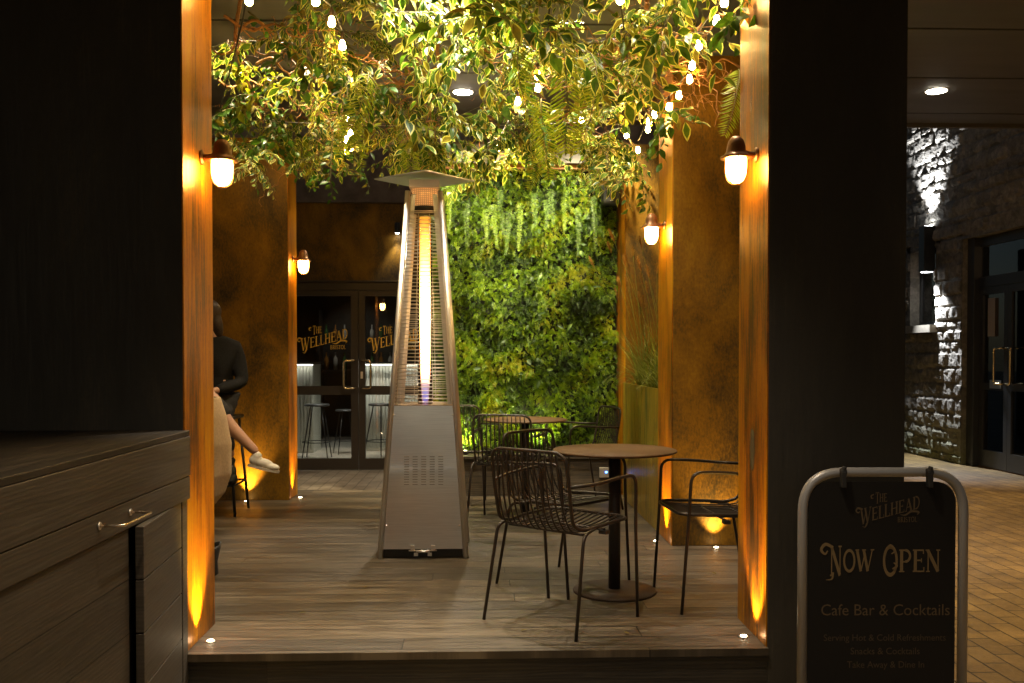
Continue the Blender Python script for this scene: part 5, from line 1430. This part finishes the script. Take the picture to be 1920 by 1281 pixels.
j = MB(); vs, fs = skin_geo({'waist': (V((-2.015, 7.10, .84)), (.155, .125)), 'w2': (A['waist'], (.140, .115)), 'chest': (A['chest'], (.150, .118)), 'n0': (A['neck0'] + V((-.02, 0, .035)), .064),
    'ls': (A['lsh'], .064), 'l2': (A['lsh'].lerp(A['lel'], .5), .060), 'le': (A['lel'], .056), 'lw': (A['lel'].lerp(A['lwr'], .80), .040), 'rs': (A['rsh'], .064), 're': (A['rel'], .054), 'rw': (A['rel'].lerp(A['rwr'], .85), .038)},
    [('waist', 'w2'), ('w2', 'chest'), ('chest', 'n0'), ('chest', 'ls'), ('ls', 'l2'), ('l2', 'le'), ('le', 'lw'), ('chest', 'rs'), ('rs', 're'), ('re', 'rw')])
j.add(vs, fs, 0, True); remeshed(j, 'jumper', M_cloth_black, pt, org, .009, 3)
k = MB(); vs, fs = skin_geo({'hip': (A['hip'], (.165, .13)), 'lh': (A['lhip'], .10), 'lk': (A['lkn'], .074), 'lc': (A['lkn'].lerp(A['lan'], .85), .050), 'rh': (A['rhip'], .10), 'rm': (A['rhip'].lerp(A['rkn'], .6), .088), 'rk': (A['rkn'], .076), 'rc': (A['rkn'].lerp(A['ran'], .26), .066)},
    [('hip', 'lh'), ('lh', 'lk'), ('lk', 'lc'), ('hip', 'rh'), ('rh', 'rm'), ('rm', 'rk'), ('rk', 'rc')])
k.add(vs, fs, 0, True); remeshed(k, 'trousers', M_trouser, pt, org, .009, 3)
def shoe(an, d, up, L, m1, m2, nm):
    d = V(d).normalized(); s = d.cross(V(up)).normalized(); u = s.cross(d); M = Matrix((d, s, u)).transposed(); a = V(an)
    b = MB()
    for x, z, rx, ry, rz in ((-.005, -.045, .045, .036, .048), (.06, -.055, .070, .040, .036), (.125, -.066, .055, .042, .025), (.0, -.015, .036, .034, .035)):
        ell(b, a + M @ V((x, 0, z)), (rx, ry, rz), M, 10)
    o = remeshed(b, nm, m1, pt, org, .006, 3)
    s_ = MB(); ring = []
    for i in range(28):
        w_ = 2 * math.pi * i / 28; x = .065 + .118 * math.cos(w_); y = (.043 if math.cos(w_) > 0 else .036) * math.sin(w_)
        ring.append((x, y))
    vs = [a + M @ V((x, y, -.082)) for x, y in ring] + [a + M @ V((x, y, -.100)) for x, y in ring]
    s_.add(vs, [tuple(range(28)), tuple(reversed(range(28, 56)))] + [(i, 28 + i, 28 + (i + 1) % 28, (i + 1) % 28) for i in range(28)])
    s_.build('sole', m2, o, org)
    if m1 == M_white:
        lc = MB()
        for i in range(4):
            x = .035 + .018 * i; lc.tube([a + M @ V((x, -.024, -.026 - .006 * i)), a + M @ V((x + .004, 0, -.018 - .006 * i)), a + M @ V((x, .024, -.026 - .006 * i))], .0028, 6)
        lc.build('laces', M_sole, o, org)
shoe(A['ran'] + V((0, 0, -.005)), (.97, -.05, -.22), (.15, 0, 1), .24, M_white, M_sole, 'canvas_shoe')
shoe(A['lan'] + V((0, 0, -.005)), (.35, -.75, -.62), (.3, -.4, .8), .24, M_blackshoe, M_blackshoe, 'black_shoe')

pt.location.x += .02
# sitter in the camel coat, back to us
org = (-1.86, 6.08, 0)
pt = thing('person', 'seated person in a long camel coat, mostly behind the left front slab', 'person', org, 0, None)
B = dict(hip=V((-1.88, 6.08, .83)), waist=V((-1.86, 6.08, .98)), chest=V((-1.86, 6.08, 1.16)), n0=V((-1.88, 6.08, 1.31)), n1=V((-1.90, 6.08, 1.38)),
         s1=V((-1.86, 5.92, 1.26)), e1=V((-1.93, 5.88, 1.0)), w1=V((-2.14, 5.96, .98)), s2=V((-1.86, 6.24, 1.26)), e2=V((-1.93, 6.28, 1.0)), w2=V((-2.14, 6.20, .98)),
         h1=V((-1.90, 6.0, .81)), k1=V((-2.30, 5.98, .79)), a1=V((-2.22, 5.98, .38)), h2=V((-1.90, 6.16, .81)), k2=V((-2.30, 6.18, .79)), a2=V((-2.22, 6.18, .38)))
b = MB(); vs, fs = skin_geo({'hip': (B['hip'], (.13, .11)), 'waist': (B['waist'], (.11, .09)), 'chest': (B['chest'], (.13, .10)), 'n0': (B['n0'], .055), 'n1': (B['n1'], .046), 's1': (B['s1'], .048), 'e1': (B['e1'], .037), 'w1': (B['w1'], .024),
    's2': (B['s2'], .048), 'e2': (B['e2'], .037), 'w2': (B['w2'], .024), 'h1': (B['h1'], .08), 'k1': (B['k1'], .055), 'a1': (B['a1'], .034), 'h2': (B['h2'], .08), 'k2': (B['k2'], .055), 'a2': (B['a2'], .034)},
    [('hip', 'waist'), ('waist', 'chest'), ('chest', 'n0'), ('n0', 'n1'), ('chest', 's1'), ('s1', 'e1'), ('e1', 'w1'), ('chest', 's2'), ('s2', 'e2'), ('e2', 'w2'), ('hip', 'h1'), ('h1', 'k1'), ('k1', 'a1'), ('hip', 'h2'), ('h2', 'k2'), ('k2', 'a2')])
b.add(vs, fs, 0, True); MH, q = head_geo(b, (-1.915, 6.08, 1.485), (-1, -.15, 0), -.1)
hand_geo(b, B['w1'], (-1, .1, -.1), (0, 0, 1), 1, .5); hand_geo(b, B['w2'], (-1, -.1, -.1), (0, 0, 1), -1, .5)
remeshed(b, 'body', M_skin, pt, org)
for s in (-1, 1):
    e = MB(); ell(e, q(s * .033, .073, .006), (.011, .006, .006), MH, 8); e.build('eye', M_eye, pt, org)
hb = MB(); ell(hb, q(0, -.030, .040), (.086, .096, .094), MH); ell(hb, q(0, -.075, -.07), (.072, .045, .13), MH)
remeshed(hb, 'hair', M_hair, pt, org, .008, 4)
k = MB(); vs, fs = skin_geo({'hip': (B['hip'], (.15, .12)), 'h1': (B['h1'], .095), 'k1': (B['k1'], .07), 'a1': (B['a1'], .05), 'h2': (B['h2'], .095), 'k2': (B['k2'], .07), 'a2': (B['a2'], .05)},
    [('hip', 'h1'), ('h1', 'k1'), ('k1', 'a1'), ('hip', 'h2'), ('h2', 'k2'), ('k2', 'a2')]); k.add(vs, fs, 0, True); remeshed(k, 'trousers', M_trouser, pt, org, .009, 3)
for a in ('a1', 'a2'): shoe(B[a], (-1, 0, -.05), (0, 0, 1), .24, M_blackshoe, M_blackshoe, 'black_shoe')
j = MB(); vs, fs = skin_geo({'hip': (V((-1.85, 6.08, .86)), (.185, .155)), 'waist': (B['waist'], (.155, .130)), 'chest': (B['chest'], (.165, .135)), 'n0': (B['n0'], .075), 's1': (B['s1'], .072), 'e1': (B['e1'], .062), 'w1': (B['e1'].lerp(B['w1'], .85), .046),
    's2': (B['s2'], .072), 'e2': (B['e2'], .062), 'w2': (B['e2'].lerp(B['w2'], .85), .046)}, [('hip', 'waist'), ('waist', 'chest'), ('chest', 'n0'), ('chest', 's1'), ('s1', 'e1'), ('e1', 'w1'), ('chest', 's2'), ('s2', 'e2'), ('e2', 'w2')])
j.add(vs, fs, 0, True)
nseg = 30; lv_ = [(.92, .19, 0), (.80, .215, .01), (.62, .235, .02), (.42, .235, .018), (.28, .205, .008), (.215, .17, -.01)]
vs = []; L1 = []
for zi, (z, rad, cxo) in enumerate(lv_):
    for i in range(nseg + 1):
        w_ = R(-118 + 236 * i / nseg); f_ = 1 + .07 * (zi / 5) * math.sin(w_ * 7 + zi * .5)
        for th_ in (0, -.014):
            rr2 = (rad + th_) * f_; vs.append(V((-1.875 + cxo + rr2 * math.cos(w_), 6.08 + rr2 * .98 * math.sin(w_), z + .02 * math.cos(w_ * 3) * (zi > 3))))
W_ = (nseg + 1) * 2; fs = []
for zi in range(len(lv_) - 1):
    for i in range(nseg):
        a = zi * W_ + i * 2; c_ = a + W_
        fs += [(a, a + 2, c_ + 2, c_), (a + 1, c_ + 1, c_ + 3, a + 3)]
    a = zi * W_; fs += [(a, a + W_, a + W_ + 1, a + 1)]; a += nseg * 2; fs += [(a, a + 1, a + W_ + 1, a + W_)]
for i in range(nseg):
    a = (len(lv_) - 1) * W_ + i * 2; fs.append((a, a + 2, a + 3, a + 1)); fs.append((i * 2, i * 2 + 1, i * 2 + 3, i * 2 + 2))
j.add(vs, fs, 0, True); remeshed(j, 'coat', M_coat, pt, org, .008, 3)
pt.location.x -= .005

# bag on the deck behind the slab
bp = at_z(409, 1086, 0); org = (bp.x - .17, bp.y + .02, 0)
t = thing('tote_bag', 'black slouching tote bag on the deck beside the left front slab', 'bag', org)
g = MB(); n_ = 20; rings = []
for zi, (z, rx, ry) in enumerate(((.002, .13, .06), (.02, .155, .075), (.09, .165, .08), (.15, .17, .07), (.185, .175, .045), (.18, .16, .035), (.10, .14, .05))):
    for i in range(n_):
        w_ = 2 * math.pi * i / n_; c_, s_ = math.cos(w_), math.sin(w_)
        g.v.append((rx * math.copysign(abs(c_) ** .6, c_) + .008 * math.sin(z * 40 + i), ry * math.copysign(abs(s_) ** .7, s_), z + .012 * math.sin(i * 1.3) * (zi > 2)))
for zi in range(6):
    for i in range(n_): g.f.append([zi * n_ + i, zi * n_ + (i + 1) % n_, (zi + 1) * n_ + (i + 1) % n_, (zi + 1) * n_ + i]); g.mi.append(0); g.sm.append(True)
g.f.append(list(reversed(range(n_)))); g.mi.append(0); g.sm.append(False)
g.build('bag_body', M_blackcable, t)
for s in (-1, 1): MB().tube(catmull([(-.07, s * .05, .15), (-.06, s * .06, .22), (0, s * .065, .25), (.06, s * .06, .22), (.07, s * .05, .15)], 4), .006, 8).build('bag_handle', M_blackcable, t)


for i, (pp, lab) in enumerate([([(452, -5, 3.0), (442, 60, 2.95), (446, 100, 2.9), (470, 170, 2.9), (492, 230, 2.85)], 'brown vine rope winding down through the canopy at left'),
                                ([(822, -5, 3.1), (826, 50, 3.0), (820, 100, 2.95), (836, 150, 2.9)], 'brown vine rope above the heater, beside the bright leaves'),
                                ([(1215, -5, 3.1), (1205, 60, 3.0), (1225, 110, 2.95), (1215, 160, 2.9)], 'brown vine rope at right between the fern and the right bulbs')]):
    P = [at_z(*q_) for q_ in pp]; o0 = P[0]; cc = catmull([q_ - o0 for q_ in P], 8); v_ = MB()
    for ph in (0, 2.1, 4.2):
        v_.tube([q_ + Vector((math.cos(ph + k_ * .9), math.sin(ph + k_ * .9), 0)) * .006 for k_, q_ in enumerate(cc)], .006, 6)
    o = v_.build('vine_rope', M_branch); o.location = o0; tag(o, lab, 'vine', 'vine ropes in the canopy')

# keep the line between the lens and the ceiling downlight open, as in the photograph
bpy.context.view_layer.update()
seg_b = Vector((DLX, DLY, CEIL)); sd_ = (seg_b - CP).normalized()
vcache = {}
for o in list(COL.objects):
    if o.parent or not o.name.startswith(('leafy_spray', 'fern_frond', 'twisted_branch')): continue
    for tr_ in range(9):
        o.matrix_world; bpy.context.view_layer.update() if tr_ else None; bad = False
        for c_ in o.children:
            mw = c_.matrix_world
            if c_.data.name not in vcache: vcache[c_.data.name] = [v.co.copy() for v in c_.data.vertices][::5]
            for v in vcache[c_.data.name]:
                q_ = mw @ v - CP
                if (q_ - sd_ * q_.dot(sd_)).length < .055 and q_.dot(sd_) > 0: bad = True; break
            if bad: break
        if not bad: break
        o.rotation_euler.z += .7; o.location.z += .01
# fallen leaves
for i, (px, py, lab) in enumerate([(975, 1183, 'small fallen leaf near the front edge of the deck'), (1343, 1077, 'pale fallen leaf on the deck before the right chair'), (690, 1100, 'fallen leaf on the deck left of the heater foot'), (560, 1150, 'dry fallen leaf on the left part of the deck'), (1180, 1190, 'curled fallen leaf in front of the table base')]):
    p = at_z(px, py, .004); m_ = MB(); leaf(m_, (0, 0, .002), (math.cos(i * 2.1), math.sin(i * 2.1), 0), (0, 0, 1), .035, .016, 0, 0, 0, .3, -.1)
    o = m_.build('fallen_leaf', L_olive); o.location = p; tag(o, lab, 'leaf', 'leaves fallen on the deck')

# ------------------------------------------------------------------ night sky
w = bpy.data.worlds.new('World'); sc.world = w; w.use_nodes = True
nt = w.node_tree; bg = nt.nodes['Background']
sk = nt.nodes.new('ShaderNodeTexSky'); sk.sky_type = 'NISHITA'; sk.sun_disc = False; sk.sun_elevation = R(20); sk.sun_rotation = R(200)
nt.links.new(sk.outputs[0], bg.inputs[0]); bg.inputs[1].default_value = 0.011

sc.view_settings.view_transform = 'Standard'; sc.view_settings.look = 'None'; sc.view_settings.exposure = 0.7; sc.view_settings.gamma = 1
sc.render.engine = 'CYCLES'
c = sc.cycles
c.max_bounces = 6; c.diffuse_bounces = 3; c.glossy_bounces = 3; c.transmission_bounces = 4; c.transparent_max_bounces = 12
c.caustics_reflective = False; c.caustics_refractive = False
c.sample_clamp_indirect = 3.0; c.sample_clamp_direct = 0
c.use_denoising = True
try: c.use_light_tree = True
except Exception: pass
